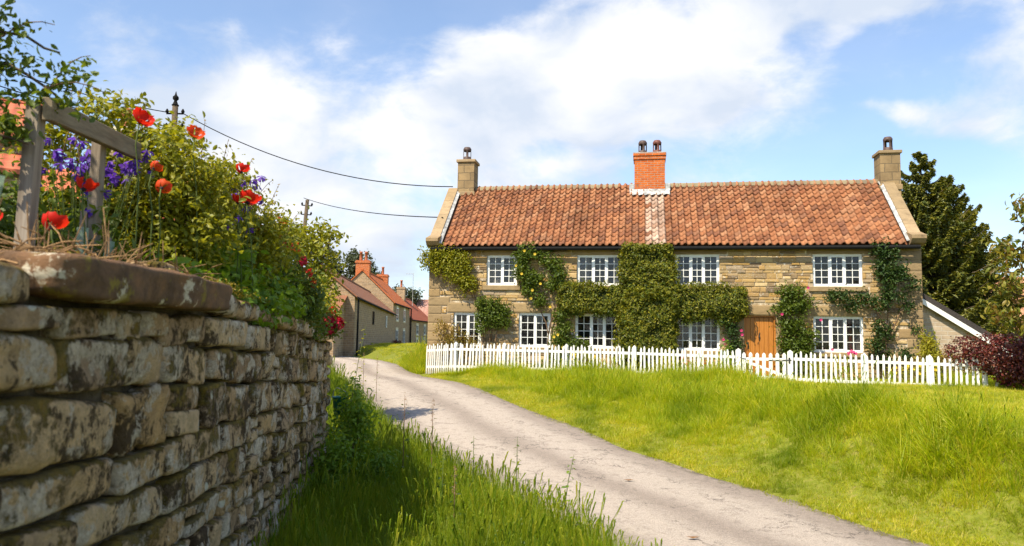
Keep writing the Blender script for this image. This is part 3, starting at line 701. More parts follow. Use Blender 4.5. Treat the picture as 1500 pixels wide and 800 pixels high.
c = m.mix(moss, c, m.ramp(m.noise(v, 18, 5), [(.3, (.06, .05, .010)), (.55, (.20, .14, .018)), (.75, (.32, .19, .02))]))
m.color(c); hb = m.math('ADD', m.math('MULTIPLY', m.noise(v, 12, 10, .75), 1.0), m.math('MULTIPLY', m.noise(v, 55, 6, .7), .35)); m.bump(m.math('ADD', hb, m.math('ADD', m.math('MULTIPLY', moss, .5), m.math('MULTIPLY', m.mask(lich, .52, .57), .12))), 1.0, .05)
M_GRIT = m.m
m = MT('wall_hearting', .95, .1); v = m.coord(False); m.color(m.ramp(m.noise(v, 8, 6), [(.3, (.04, .032, .020)), (.7, (.12, .095, .06))])); m.bump(m.noise(v, 20, 6), .9, .05); M_HEART = m.m
m = MT('brown_slab', .9, .2); v = m.coord(True); c = m.ramp(m.noise(v, 5, 9, .7), [(.3, (.05, .032, .020)), (.5, (.15, .088, .050)), (.7, (.30, .15, .065))])
l2 = m.math('ADD', m.math('MULTIPLY', m.noise(v, 4, 4), .6), m.math('MULTIPLY', m.noise(v, 20, 8, .8), .4)); c = m.mix(m.math('MULTIPLY', m.mask(l2, .575, .6), .85), c, (.62, .56, .42)); c = m.mix(m.math('MULTIPLY', m.mask(m.noise(v, 7, 8, .75), .56, .64), .8), c, (.26, .20, .03)); m.color(c); m.bump(m.noise(v, 16, 9, .75), .8, .03); M_SLAB = m.m
WN = Vector((.9941, .1084, 0)); WD = Vector((-.1084, .9941, 0)); W0 = -1.15*WN; WANG = math.atan2(WD.y, WD.x)
WALL = thing('dry_stone_wall', 'mossy lichen-spotted dry stone wall of big gritstone blocks along the grass verge', 'wall', (W0.x, W0.y, 0), WANG)
# local frame: x along the wall, y = -WN outward is local -y
TMP = {}
def cube_sphere(n):
    if n in TMP: return TMP[n]
    V = {}; F = []; P = []
    def vid(p):
        k = tuple(round(q, 5) for q in p)
        if k not in V: V[k] = len(P); P.append(k)
        return V[k]
    for ax in range(3):
        for sg in (-1, 1):
            for i in range(n):
                for j in range(n):
                    q = []
                    for (a, b) in ((i, j), (i+1, j), (i+1, j+1), (i, j+1)):
                        p = [0, 0, 0]; p[ax] = sg; p[(ax+1) % 3] = -1+2*a/n; p[(ax+2) % 3] = -1+2*b/n; q.append(vid(p))
                    F.append(tuple(q if sg > 0 else q[::-1]))
    TMP[n] = (np.array(P, float), F); return TMP[n]
def rock(name, parent, x0, x1, z0, z1, depth, proud, n=6, k=5.0, rough=.10, mat=M_GRIT, tilt=0, parent_y=0):
    P, F = cube_sphere(n); h = np.array([(x1-x0)/2, depth/2, (z1-z0)/2])
    p = np.sign(P)*np.abs(P)**.8                    # denser towards edges
    nrm = (np.abs(p)**k).sum(1)**(1/k); q = p/nrm[:, None]*1.0
    q = q*h; sd_ = random.uniform(0, 900); off = Vector((sd_, sd_*.7, sd_*1.3)); mh = min(h)
    out = np.empty_like(q); skx = random.uniform(-.05, .05); skz = random.uniform(-.05, .05)
    for i, v_ in enumerate(q):
        vv = Vector(v_); d = vv.normalized()
        nz = mnoise.noise(vv*5.0+off)*.75 + mnoise.noise(vv*13+off)*.38 + mnoise.noise(vv*31+off)*.2
        w = vv + d*nz*rough*min(.3, mh*2.0); out[i] = (w.x + skx*w.z, w.y, w.z + skz*w.x)
    me = mesh(name, out, F, mat, True)
    return obj(name, me, parent, ((x0+x1)/2, -proud+depth/2+parent_y, (z0+z1)/2), (random.uniform(-.02, .02), tilt, random.uniform(-.03, .03)))
T_ = np.array([2.15, 3.05, 3.6, 4.4, 5.6, 8.4])
ROWS = [np.array(r_) for r_ in (
    [1.46, 1.53, 1.55, 1.55, 1.49, 1.35], [1.38, 1.40, 1.39, 1.39, 1.36, 1.22], [1.30, 1.27, 1.26, 1.22, 1.17, 1.01], [1.12, 1.07, 1.06, 1.03, .96, .79],
    [.91, .82, .82, .80, .74, .58], [.75, .67, .66, .63, .57, .42], [.60, .52, .48, .43, .38, .22], [.42, .36, .33, .27, .20, .08], [.24, .20, .16, .10, .04, -.06], [.05, .03, 0, -.05, -.1, -.2], [-.14, -.15, -.18, -.22, -.27, -.38], [-.33, -.34, -.36, -.40, -.45, -.55], [-.52, -.53, -.55, -.6, -.65, -.75])]
def rowz(k, t):
    z = float(np.interp(t, T_, ROWS[k]))
    if t < 2.15: z += (t-2.15)*-.03
    return z
KNOWN = {1: [(2.15, 2.53), (2.54, 2.98), (2.99, 3.22), (3.23, 3.48), (3.5, 4.1), (4.12, 4.9), (4.92, 5.5)], 2: [(1.7, 2.50), (2.53, 3.06), (3.08, 3.50), (3.52, 4.2), (4.22, 4.75), (4.8, 5.25)],
         3: [(1.6, 3.02), (3.04, 3.58), (3.60, 4.02), (4.04, 4.5), (4.52, 5.1)], 4: [(1.7, 2.22), (2.25, 3.03), (3.05, 3.55), (3.57, 4.42), (4.45, 5.2)], 5: [(1.7, 2.7), (2.72, 3.6), (3.62, 4.4), (4.42, 4.9)]}
nst = 0; random.seed(41)
for k in range(1, 12):
    t = .9 + random.uniform(0, .3); segs = []
    kn = KNOWN.get(k, [])
    if kn:
        while t < kn[0][0]-.25: l = random.uniform(.3, .6); segs.append((t, min(t+l, kn[0][0]-.015))); t += l+.015
        segs += kn; t = kn[-1][1]+.02
    while t < 8.85:
        l = random.choice([.15, .19, .22, .25, .28, .33, .40]) * random.uniform(.85, 1.15)
        if k in (1,): l *= .7
        segs.append((t, min(t+l, 8.9))); t += l+.016
    for (a, b) in segs:
        if b-a < .08: continue
        mid = (a+b)/2; z1 = rowz(k, mid)-.004; z0 = rowz(k+1, mid)+.004
        sl = -math.atan2(rowz(k, b)-rowz(k, a), b-a) if b > a else 0
        if z1 < -.7: continue
        n = 9 if mid < 4.2 else (7 if mid < 6 else 5)
        parts = [(z0, z1)]
        if (z1-z0) > .13 and random.random() < .05 and mid > 3.6: parts = [(z0, (z0+z1)/2-.006), ((z0+z1)/2+.006, z1)]
        for za, zb in parts:
            za += random.uniform(-.012, .008); zb += random.uniform(-.016, .006)
            rock('stone', WALL, a, b, za, zb, random.uniform(.24, .32), random.uniform(-.012, .022), n, random.uniform(8, 16), random.uniform(.18, .34), tilt=sl+random.gauss(0, .012)); nst += 1
# coping: the long brown slab, pale slabs beyond it, small top stones
rock_brown = rock('coping_stone', WALL, 2.40, 4.12, 1.405, 1.555, .50, .12, 16, 9, .34, M_SLAB); rock_brown['label'] = 'long brown overhanging coping slab'
rock('coping_stone', WALL, 1.5, 2.36, 1.37, 1.50, .44, .03, 9, 5, .12)
t = 4.14
for l in (.62, .55, .5, .48, .42, .5, .45, .40, .4, .36):
    z1 = rowz(0, t+l/2); z0 = rowz(1, t+l/2)+.008; rock('coping_stone', WALL, t, min(t+l, 9.0), z0, z1+random.uniform(-.015, .02), .42, random.uniform(.01, .05), 7, 5, .14, tilt=-math.atan2(rowz(0, t+l)-rowz(0, t), l)); t += l+.012
rock('loose_stone', WALL, 3.45, 3.72, 1.545, 1.615, .2, -.02, 6, 3.5, .14)
rock('loose_stone', WALL, 8.55, 8.75, 1.05, 1.14, .14, .05, 5, 3, .1)
# the end of the wall: quoin stones turning the corner, and the hearting behind
zq = -.7
while zq < 1.25:
    hh = random.uniform(.12, .22); rock('stone', WALL, 8.88+random.uniform(-.03, .02), 9.16+random.uniform(-.03, .06), zq, zq+hh-.012, .46, random.uniform(-.01, .03), 5, 5, .13); zq += hh
MB().box(.6, 9.0, .12, .5, -.9, 1.20).build('hearting', M_HEART, WALL)
V = []; F = []
ts = np.linspace(.6, 9.0, 30)
for t in ts:
    z = rowz(1, t)+.03; V += [(t, .075, z-.0), (t, .55, z), (t, .055, -.9)]
for i in range(29): F += [(3*i, 3*i+3, 3*i+4, 3*i+1), (3*i+2, 3*i+5, 3*i+3, 3*i)]
MB().add(V, F).build('core', M_HEART, WALL)
# retained garden soil behind the wall (one raised bed of ground)
def wp(t, y, z): q = W0 + WD*t - WN*y; return (q.x, q.y, z)
V = []; F = []
for i, t in enumerate(np.linspace(-1, 9.05, 24)):
    zt = rowz(1, t)-.02
    for y, dz in ((.12, -.02), (.5, .02), (1.2, .05), (3, .05), (7, .05)): V.append(wp(t, y, zt+dz+.05*float(vnoise(t, y, .4))))
for i in range(23):
    for k in range(4): F.append((5*i+k, 5*i+5+k, 5*i+6+k, 5*i+1+k))
nb = len(V)
for i in range(5): V.append((V[23*5+i][0], V[23*5+i][1], -.9))
for k in range(4): F.append((23*5+k, nb+k, nb+k+1, 23*5+k+1))
M_BED = plain('bed_soil', (.06, .042, .026), .95, .1, .4, 9)
tag(obj('garden_terrain', mesh('garden_terrain', V, F, M_BED, True)), kind='structure')
#PART4
# ------------------------------------------------------------------ foliage builders
def leaf_arrays(P, Nn, size, fold=.25, aspect=.55, six=False, droop=0.0):
    """one small folded leaf per point: P positions, Nn facing normals"""
    n = len(P); size = np.asarray(size)*np.ones(n)
    Nn = Nn/np.linalg.norm(Nn, axis=1)[:, None]
    ref = rs.normal(size=(n, 3)); ref[:, 2] -= droop
    T = ref - (ref*Nn).sum(1)[:, None]*Nn; T /= np.linalg.norm(T, axis=1)[:, None]; B = np.cross(Nn, T)
    s = size[:, None]
    if not six:
        v0 = P - T*s*.5; v2 = P + T*s*.5; l = P + B*s*aspect*.5 + Nn*s*fold*.4 - T*s*.05; r_ = P - B*s*aspect*.5 + Nn*s*fold*.4 - T*s*.05
        V = np.stack([v0, l, v2, r_], 1).reshape(-1, 3); b = np.arange(n)[:, None]*4
        F = np.concatenate([b+np.array([0, 2, 1]), b+np.array([0, 3, 2])], 0)
    else:
        v0 = P - T*s*.5; v3 = P + T*s*.55 - Nn*s*.12; a = aspect
        l1 = P + B*s*a*.45 - T*s*.2 + Nn*s*fold*.3; l2 = P + B*s*a*.42 + T*s*.18 + Nn*s*fold*.25; r1 = P - B*s*a*.45 - T*s*.2 + Nn*s*fold*.3; r2 = P - B*s*a*.42 + T*s*.18 + Nn*s*fold*.25
        mid = P + Nn*s*.03
        V = np.stack([v0, l1, l2, v3, r2, r1, mid], 1).reshape(-1, 3); b = np.arange(n)[:, None]*7
        F = np.concatenate([b+np.array(q) for q in ([0, 6, 1], [1, 6, 2], [2, 6, 3], [3, 6, 4], [4, 6, 5], [5, 6, 0])], 0)
    return V, F
def blob_points(blobs, n, clump=0, spread=.06, shell=.5):
    """points in ellipsoids (x,y,z,rx,ry,rz), gathered in sprigs so that gaps stay between them"""
    B = np.array(blobs, float); w = B[:, 3]*B[:, 4]**.5*B[:, 5]; w /= w.sum()
    nc = n if not clump else max(1, n//clump)
    k = rs.choice(len(B), nc, p=w); d = rs.normal(size=(nc, 3)); d /= np.linalg.norm(d, axis=1)[:, None]
    rad = (shell + (1-shell)*rs.rand(nc))**(1.0); rad = np.where(rs.rand(nc) < .75, rad, rs.rand(nc)**.5)
    rad *= 1 + .22*np.array([float(vnoise(q[0]*3+k_*7, q[2]*3+q[1], .8)) for q, k_ in zip(d, k)])
    C = B[k, :3] + d*rad[:, None]*B[k, 3:6]; O = d
    if clump:
        C = np.repeat(C, clump, 0); O = np.repeat(O, clump, 0)
        C = C + rs.normal(size=C.shape)*spread
    return C, O
def foliage(name, parent, blobs, n, size, mat, clump=9, spread=.05, shell=.5, six=False, up=.5, out=.6, rnd=.7, aspect=.55, zmin=None, clip=None, droop=0.):
    P, O = blob_points(blobs, n, clump, spread, shell)
    if zmin is not None: kk = P[:, 2] > zmin; P, O = P[kk], O[kk]
    if clip is not None: kk = clip(P); P, O = P[kk], O[kk]
    Nn = O*out + rs.normal(size=P.shape)*rnd; Nn[:, 2] += up
    V, F = leaf_arrays(P, Nn, size*(.65+.7*rs.rand(len(P))), six=six, aspect=aspect, droop=droop)
    return obj(name, mesh(name, V, F, mat), parent)
def branch_tree(pts, r0_, r1_, n=6):
    m_ = MB(); k = len(pts); m_.tube(pts, [r0_+(r1_-r0_)*i/(k-1) for i in range(k)], n); return m_
def stems(name, parent, lines, mat, r=.012, n=5):
    m_ = MB()
    for ln in lines:
        ln = [Vector(p) for p in ln]; pts = []
        for a, b in zip(ln[:-1], ln[1:]):
            for k in range(3): t = k/3; pts.append(a.lerp(b, t) + Vector((random.uniform(-1, 1), random.uniform(-.5, .5), random.uniform(-1, 1)))*r*1.5)
        pts.append(ln[-1]); m_.tube(pts, [r*(1-.6*i/(len(pts)-1)) for i in range(len(pts))], n)
    return m_.build(name, mat, parent, True)

G_MID = leafmat('leaf_mid_green', [(.05, .085, .010), (.085, .13, .014), (.125, .165, .016), (.07, .11, .012)])
G_YEL = leafmat('leaf_yellow_green', [(.13, .155, .010), (.21, .225, .012), (.29, .27, .015), (.16, .175, .012)])
G_LIME = leafmat('leaf_lime', [(.26, .26, .02), (.36, .32, .025), (.21, .22, .015)])
G_DARK = leafmat('leaf_dark_green', [(.018, .045, .008), (.035, .07, .012), (.055, .09, .014)], .3)
G_CLIP = leafmat('leaf_clipped', [(.055, .085, .008), (.12, .15, .010), (.29, .26, .015), (.075, .11, .008), (.19, .18, .014), (.045, .065, .008)], .35)
G_RUST = leafmat('leaf_rust', [(.15, .14, .02), (.19, .12, .02), (.26, .21, .03), (.15, .08, .02)], .35)
G_BRIGHT = leafmat('leaf_bright_green', [(.09, .17, .012), (.14, .23, .016), (.19, .28, .02)], .4)
G_BEECH = leafmat('leaf_copper_beech', [(.055, .010, .010), (.095, .014, .012), (.15, .024, .016), (.04, .008, .009), (.20, .06, .03), (.045, .009, .009)], .2, .4, .4)
G_SPRUCE = leafmat('spruce_needles', [(.05, .07, .014), (.10, .12, .016), (.22, .20, .02), (.07, .085, .016)], .2)
G_FAR = leafmat('leaf_far', [(.06, .075, .035), (.09, .105, .05), (.045, .06, .03)], .2)
P_RED = petalmat('poppy_petal', [(.62, .014, .006), (.72, .03, .008), (.68, .02, .01)], .45)
P_ORANGE = petalmat('orange_petal', [(.70, .10, .012), (.66, .05, .012)], .4)
P_ROSE = petalmat('rose_red_petal', [(.50, .008, .035), (.62, .02, .05), (.40, .006, .03)], .35)
P_PURPLE = petalmat('columbine_petal', [(.13, .045, .42), (.19, .07, .55), (.09, .03, .34)], .4)
P_YEL = petalmat('yellow_petal', [(.75, .50, .03), (.80, .60, .08)], .3)
P_PINK = petalmat('pink_petal', [(.55, .03, .16), (.66, .06, .22)], .3)
M_GREENSTEM = plain('green_stem', (.09, .12, .03), .7, .2, .3)

# ------------------------------------------------------------------ climbers on the cottage front (cottage frame: x along the front, -y out)
def cpos(x, y=0.0, z=.2): return Vector((-2.60, 23.69, 0)) + Matrix.Rotation(-A, 3, 'Z') @ Vector((x, y, z))
def climber(name, label, cat, x, blobs, n, size, mat, lines, flowers=(), fmat=None, clump=8, spread=.07, shell=.35, fsize=.075, group=None, up=.45, fname='blossom', y0=-.12):
    """blobs (dx, z, r) on the wall plane around the root at x"""
    p = cpos(x, y0, 0); z0 = .2
    t = thing(name, label, cat, (p.x, p.y, z0), -A, group)
    bb = [(b[0]-x, -.10 if len(b) < 5 else b[4], b[1]-z0, b[2], .16 if len(b) < 4 else b[3], b[2]*.9) for b in blobs]
    foliage('foliage', t, bb, n, size, mat, clump, spread, shell, up=up, clip=lambda P: (P[:, 1] < .09))
    stems('stem', t, [[(a-x, (-.02 if len(q) == 2 else 0), b-z0) for a, b in ln] for ln in lines for q in [ln[0]]], M_TWIG, .022)
    for (fx, fz_) in flowers:
        m_ = MB()
        for k in range(6):
            a = 2*PI*k/6; c_, s_ = math.cos(a), math.sin(a); r = fsize*.5
            m_.add([(0, 0, 0), (c_*r-s_*r*.5, -r*.35, s_*r+c_*r*.5), (c_*r*1.15, -r*.55, s_*r*1.15), (c_*r+s_*r*.5, -r*.35, s_*r-c_*r*.5)], [(0, 1, 2, 3)])
        m_.lathe([(.0, 0), (r*.4, r*.2), (r*.2, r*.5)], (0, 0, 0), 6)
        m_.build(fname, fmat, t, loc=(fx-x+random.uniform(-.02, .02), -.30, fz_-z0))
    return t
climber('climbing_rose', 'leafy climbing rose over the cottage corner beneath the eaves end', 'climbing plant', 1.75,
        [(.05, 3.75, .38), (.45, 3.85, .42), (.9, 3.75, .42), (.75, 3.4, .4), (1.05, 3.2, .36), (1.3, 2.95, .33), (1.15, 3.55, .3), (.35, 3.5, .3)], 5200, .085, G_YEL,
        [[(1.75, .1), (1.8, 1.6), (1.5, 2.5), (1.0, 3.2), (.4, 3.8)], [(1.5, 2.5), (1.3, 3.2), (1.1, 3.8)], [(1.0, 3.2), (.5, 3.5), (0, 3.7)]])
climber('wall_shrub', 'dark leafy shrub with two bare stems between the two leftmost lower windows', 'shrub', 2.1,
        [(1.75, 2.35, .26), (2.1, 2.25, .36), (2.4, 2.15, .3), (2.2, 1.85, .36), (1.9, 1.95, .32), (2.5, 1.75, .22), (1.75, 1.6, .2)], 3400, .08, G_MID,
        [[(1.98, .1), (2.0, 1.2), (1.9, 2.2)], [(2.25, .1), (2.22, 1.3), (2.35, 2.2)], [(2.0, 1.2), (2.2, 2.4)]])
climber('window_shrub', 'thin yellowish shrub straggling across the leftmost lower window', 'shrub', .75,
        [(.5, 1.6, .25), (.6, 1.2, .28), (.85, 1.15, .26), (1.15, 1.2, .28), (1.4, 1.15, .24), (.95, 1.5, .2), (.5, .9, .3), (1.2, .8, .3)], 1500, .07, G_RUST,
        [[(.75, .1), (.6, .9), (.5, 1.7)], [(.75, .1), (.95, 1.0), (1.0, 1.7)], [(.75, .1), (1.3, 1.0), (1.45, 1.4)]])
climber('yellow_rose', 'climbing rose with yellow blooms beside the leftmost upper window', 'climbing plant', 3.75,
        [(2.95, 3.75, .3), (3.25, 3.95, .28), (3.0, 3.3, .33), (3.4, 3.15, .3), (3.2, 2.8, .26), (3.7, 3.75, .26), (4.0, 3.55, .28), (4.15, 3.2, .28), (3.55, 2.45, .24), (3.0, 4.0, .2), (3.9, 2.9, .22)], 4700, .085, G_MID,
        [[(3.75, .1), (3.8, 1.4), (3.5, 2.5), (3.1, 3.4), (3.2, 4.0)], [(3.8, 1.4), (4.1, 2.6), (4.1, 3.6)], [(3.5, 2.5), (3.0, 2.9)]],
        [(3.1, 3.95), (3.42, 3.85), (3.0, 3.25), (3.35, 2.75), (3.3, 2.5), (3.6, 2.95), (2.85, 3.5), (3.9, 2.25)], P_YEL)
climber('rose_bush', 'rose bush with few yellow blooms below the clipped evergreen arm', 'shrub', 4.4,
        [(4.15, 1.95, .26), (4.3, 1.6, .3), (4.2, 1.2, .34), (4.6, 1.15, .3), (4.55, .8, .35), (4.05, .7, .3), (4.9, 1.05, .22)], 3000, .08, G_MID,
        [[(4.4, .1), (4.3, 1.1), (4.15, 2.1)], [(4.4, .1), (4.6, .9), (4.85, 1.2)]], [(4.0, 1.35), (4.15, 1.42), (4.3, 1.05)], P_YEL)
# the clipped evergreen: a column with two arms, a dense skin of small leaves over a twiggy core
cp = cpos(6.75, -.2, 0)
clipped = thing('clipped_evergreen', 'big clipped evergreen trained as a column with two arms over the cottage front', 'climbing plant', (cp.x, cp.y, .15), -A)
def skin_points(x0, x1, z0, z1, dep, n, rnd_=.16, y_=0.05):
    """points on a rounded slab standing against the wall (x, z rounded, -y out)"""
    P = []; O = []
    while len(P) < n:
        x, z, y = random.uniform(x0, x1), random.uniform(z0, z1), -dep
        f = random.random()
        ax_ = (x1-x0)*(z1-z0); at_ = (x1-x0)*dep; as_ = (z1-z0)*dep; f *= ax_+2*at_+2*as_
        if f < ax_: o = Vector((0, -1, 0))
        elif f < ax_+2*at_: z = z1 if random.random() < .6 else z0; y = random.uniform(-dep, 0); o = Vector((0, 0, 1 if z == z1 else -1))
        else: x = x0 if random.random() < .5 else x1; y = random.uniform(-dep, 0); o = Vector((1 if x == x1 else -1, 0, 0))
        c = Vector((min(max(x, x0+rnd_), x1-rnd_), max(y, -dep+rnd_), min(max(z, z0+rnd_), z1-rnd_))); q = Vector((x, y, z)); d = q-c
        if d.length > rnd_: d *= rnd_/d.length; q = c+d; o = (d.normalized()+o*.3).normalized()
        b = .15*mnoise.noise(q*2.3) + .10*mnoise.noise(q*6.5)
        q = q + o*(b + random.uniform(-.08, .05)); P.append(q[:]); O.append(o[:])
    return np.array(P), np.array(O)
def slab_plant(parent, name, x0, x1, z0, z1, dep, n, size, mat, coremat, ox, oz, rnd_=.16):
    P, O = skin_points(x0, x1, z0, z1, dep, n, rnd_); P[:, 0] -= ox; P[:, 2] -= oz; P[:, 1] += .2
    Nn = O*.8 + rs.normal(size=P.shape)*.6; Nn[:, 2] += .35
    V, F = leaf_arrays(P, Nn, size*(.6+1.0*rs.rand(n)), aspect=.6)
    o = obj(name, mesh(name, V, F, mat), parent)
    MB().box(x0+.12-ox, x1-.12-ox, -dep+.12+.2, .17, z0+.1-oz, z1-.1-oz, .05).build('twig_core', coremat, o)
    return o
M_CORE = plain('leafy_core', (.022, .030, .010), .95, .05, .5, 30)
slab_plant(clipped, 'column', 5.98, 7.62, .15, 2.6, .55, 15000, .06, G_CLIP, M_CORE, 6.75, .15, .22)
slab_plant(clipped, 'column_top', 6.02, 7.52, 2.4, 4.08, .42, 9500, .06, G_CLIP, M_CORE, 6.75, .15, .15)
slab_plant(clipped, 'arm', 4.12, 6.1, 2.10, 2.94, .40, 6500, .055, G_CLIP, M_CORE, 6.75, .15, .2)
slab_plant(clipped, 'arm', 7.45, 9.62, 1.93, 2.92, .42, 7500, .055, G_CLIP, M_CORE, 6.75, .15, .25)
foliage('loose_sprays', clipped, [(2.2, -.05, 1.75, .35, .12, .18), (-2.2, -.05, 1.95, .3, .12, .15), (-1.2, -.05, 1.95, .4, .12, .14), (1.3, -.05, 1.75, .5, .12, .14)], 1200, .06, G_MID, 8, .05)
foliage('trailing_shoots', clipped, [(-.75, -.2, 3.0, .12, .15, .9), (.85, -.2, 3.0, .12, .15, .9), (-.85, -.25, 1.0, .12, .2, .9), (0, -.2, 3.92, .75, .15, .1), (-1.7, -.15, 2.8, .9, .15, .09), (1.8, -.15, 2.78, .9, .15, .1), (2.85, -.1, 2.2, .12, .15, .4), (-2.65, -.1, 2.4, .1, .15, .3), (.0, -.38, 2.5, .7, .1, .25)], 2600, .075, G_CLIP, 6, .045, .3)
climber('porch_rose', 'small pink-flowered bush tucked against the wall by the hinge side of the oak door', 'shrub', 9.25,
        [(9.2, 1.6, .24), (9.3, 1.2, .27), (9.15, .8, .3), (9.35, .55, .3), (9.05, 1.9, .15)], 2000, .075, G_DARK, [[(9.25, .1), (9.25, 1.0), (9.2, 1.8)]],
        [(9.46, 1.5), (9.42, 1.62), (8.95, 1.35), (9.0, 1.2)], P_PINK)
climber('door_rose', 'tall rose bush crowding the latch side of the oak door', 'shrub', 10.9,
        [(10.7, 2.7, .26), (11.0, 2.75, .27), (10.65, 2.3, .3), (11.05, 2.3, .34), (11.3, 2.45, .2), (10.75, 1.8, .33), (11.1, 1.75, .34), (11.35, 1.5, .25), (10.8, 1.3, .34), (11.15, 1.15, .36), (10.75, .8, .36), (11.2, .7, .35), (11.0, .5, .35)], 6200, .085, G_MID,
        [[(10.9, .1), (10.9, 1.2), (10.75, 2.6)], [(10.9, .1), (11.1, 1.4), (11.0, 2.7)], [(11.0, 1.0), (11.35, 1.6)]], [(11.62, 1.95), (10.55, 2.1), (11.9, 1.12), (11.3, 2.86)], P_PINK)
climber('wall_climber', 'tall rambling climber up the cottage corner beside the rightmost windows', 'climbing plant', 13.4,
        [(13.3, 4.0, .3), (13.6, 3.85, .3), (13.35, 3.5, .33), (13.7, 3.4, .3), (13.45, 3.1, .33), (13.9, 3.2, .22), (13.5, 2.7, .26), (13.85, 2.7, .2), (13.3, 2.4, .22), (14.0, 2.4, .22), (14.15, 3.0, .18), (13.2, 1.75, .24), (13.45, 1.6, .22), (13.1, 1.3, .24), (13.3, .9, .3), (13.9, 1.0, .2), (14.25, 1.7, .14), (12.3, 2.6, .26), (12.7, 2.62, .24), (12.0, 2.62, .2), (12.55, 2.35, .2), (13.0, 2.55, .2)], 5200, .085, G_DARK,
        [[(13.4, .1), (13.45, 1.5), (13.5, 2.6), (13.5, 4.1)], [(13.45, 1.5), (13.9, 2.4), (14.1, 3.0)], [(13.45, 1.8), (13.0, 2.5), (12.0, 2.6)], [(13.5, 2.6), (13.8, 3.4)], [(13.4, .1), (13.15, 1.2), (13.2, 1.9)]])

def bush(name, label, cat, loc, blobs, n, size, mat, clump=8, spread=.06, shell=.5, stem=True, flowers=None, fmat=None, fsize=.06, group=None, six=False, up=.5, aspect=.55, stem_r=.012, fname='blossom', rz=0, droop=0.):
    t = thing(name, label, cat, loc, rz, group)
    foliage('foliage', t, blobs, n, size, mat, clump, spread, shell, six=six, up=up, zmin=.0, aspect=aspect, droop=droop)
    if stem: stems('stem', t, [[(random.uniform(-.05, .05), random.uniform(-.04, .04), -.05), (b[0]*.5, b[1]*.5, b[2]*.5), (b[0], b[1], b[2]+b[5]*.5)] for b in blobs[:6]], M_TWIG, stem_r)
    for (fx, fy, fz_) in (flowers or []):
        m_ = MB(); r = fsize*.5
        for k in range(6):
            a = 2*PI*k/6+.3; c_, s_ = math.cos(a), math.sin(a)
            m_.add([(0, 0, 0), (c_*r-s_*r*.5, s_*r+c_*r*.5, r*.4), (c_*r*1.15, s_*r*1.15, r*.7), (c_*r+s_*r*.5, s_*r-c_*r*.5, r*.4)], [(0, 1, 2, 3)])
        m_.lathe([(0.001, 0), (r*.35, r*.2), (r*.15, r*.55)], (0, 0, 0), 6); m_.build(fname, fmat, t, loc=(fx, fy, fz_), rot=(random.uniform(0, 1.3), 0, 0))
    return t
# garden strip between fence and cottage
def gz(x, y): return hz(x, y)
def gp(x, y): p = cpos(x, y, 0); return (p.x, p.y, gz(p.x, p.y)-.02)
def fl(n, rx, rz0, rz1, ry=.2): return [(random.uniform(-rx, rx), random.uniform(-ry-.1, 0), random.uniform(rz0, rz1)) for _ in range(n)]
bush('yellow_flower_clump', 'yellow-flowered border clump behind the fence below the third lower window', 'flowering plant', gp(4.9, -1.2), [(0, 0, .35, .35, .25, .3), (.3, 0, .3, .25, .2, .25)], 700, .06, G_YEL, flowers=fl(12, .4, .4, .65), fmat=P_YEL)
bush('golden_mound', 'round golden shrub behind the fence at the foot of the clipped column', 'shrub', gp(7.3, -1.4), [(0, 0, .3, .38, .3, .3)], 1500, .05, G_LIME, stem=False)
bush('herb_clump', 'bright leafy plant behind the fence under the window left of the door', 'plant', gp(8.85, -1.0), [(0, 0, .4, .2, .2, .4), (.05, 0, .8, .12, .12, .25)], 600, .07, G_BRIGHT)
bush('orange_flower_clump', 'orange and yellow flowers behind the fence beside the clipped column', 'flowering plant', gp(8.1, -1.3), [(0, 0, .3, .5, .25, .28)], 700, .06, G_YEL, flowers=fl(14, .5, .4, .62), fmat=P_ORANGE)
bush('pale_border_plant', 'pale leafy border plant behind the fence just past the garden gate', 'plant', gp(11.2, -2.0), [(0, 0, .3, .5, .3, .28), (.6, 0, .28, .4, .3, .25)], 1200, .06, G_YEL)
bush('magenta_flower', 'magenta blooms peeping over the fence below the rightmost lower window', 'flowering plant', gp(12.0, -1.8), [(0, 0, .35, .2, .2, .3)], 300, .06, G_MID, flowers=[(0, -.15, .78), (.07, -.15, .74), (-.06, -.12, .73)], fmat=P_PINK, fsize=.12)
bush('yellow_daisies', 'yellow daisies behind the pickets near the cottage corner', 'flowering plant', gp(13.3, -2.4), [(0, 0, .25, .6, .3, .24)], 800, .06, G_YEL, flowers=fl(22, .6, .25, .5), fmat=P_YEL, fsize=.08)
bush('lime_shrub', 'upright lime-green shrub in front of the cottage corner quoins', 'shrub', gp(14.0, -1.6), [(0, 0, .35, .26, .24, .34), (.02, 0, .8, .22, .2, .32), (-.04, 0, 1.12, .12, .12, .2), (.12, 0, .95, .12, .12, .25)], 2600, .065, G_LIME)
bush('low_border_hedge', 'low green planting along the cottage wall below the second lower window', 'plant', gp(3.0, -.9), [(-.6, 0, .25, .4, .25, .25), (0, 0, .3, .45, .25, .28), (.7, 0, .25, .4, .25, .22)], 1500, .06, G_MID)
bush('rusty_shrub', 'rust-leaved shrub between the copper hedge and the outbuilding gable', 'shrub', (11.6, 20.3, .25), [(-.4, 0, .5, .4, .3, .4), (.2, 0, .55, .45, .3, .45), (.8, 0, .45, .4, .3, .4)], 1800, .07, G_RUST)
bush('plum_hedge', 'dark plum hedge low in front of the outbuilding gable', 'hedge', (14.2, 24.0, .2), [(-.9, 0, .5, .6, .4, .5), (0, 0, .55, .6, .4, .55), (.9, 0, .5, .6, .4, .5), (1.6, 0, .5, .5, .4, .5)], 3200, .08, G_BEECH)
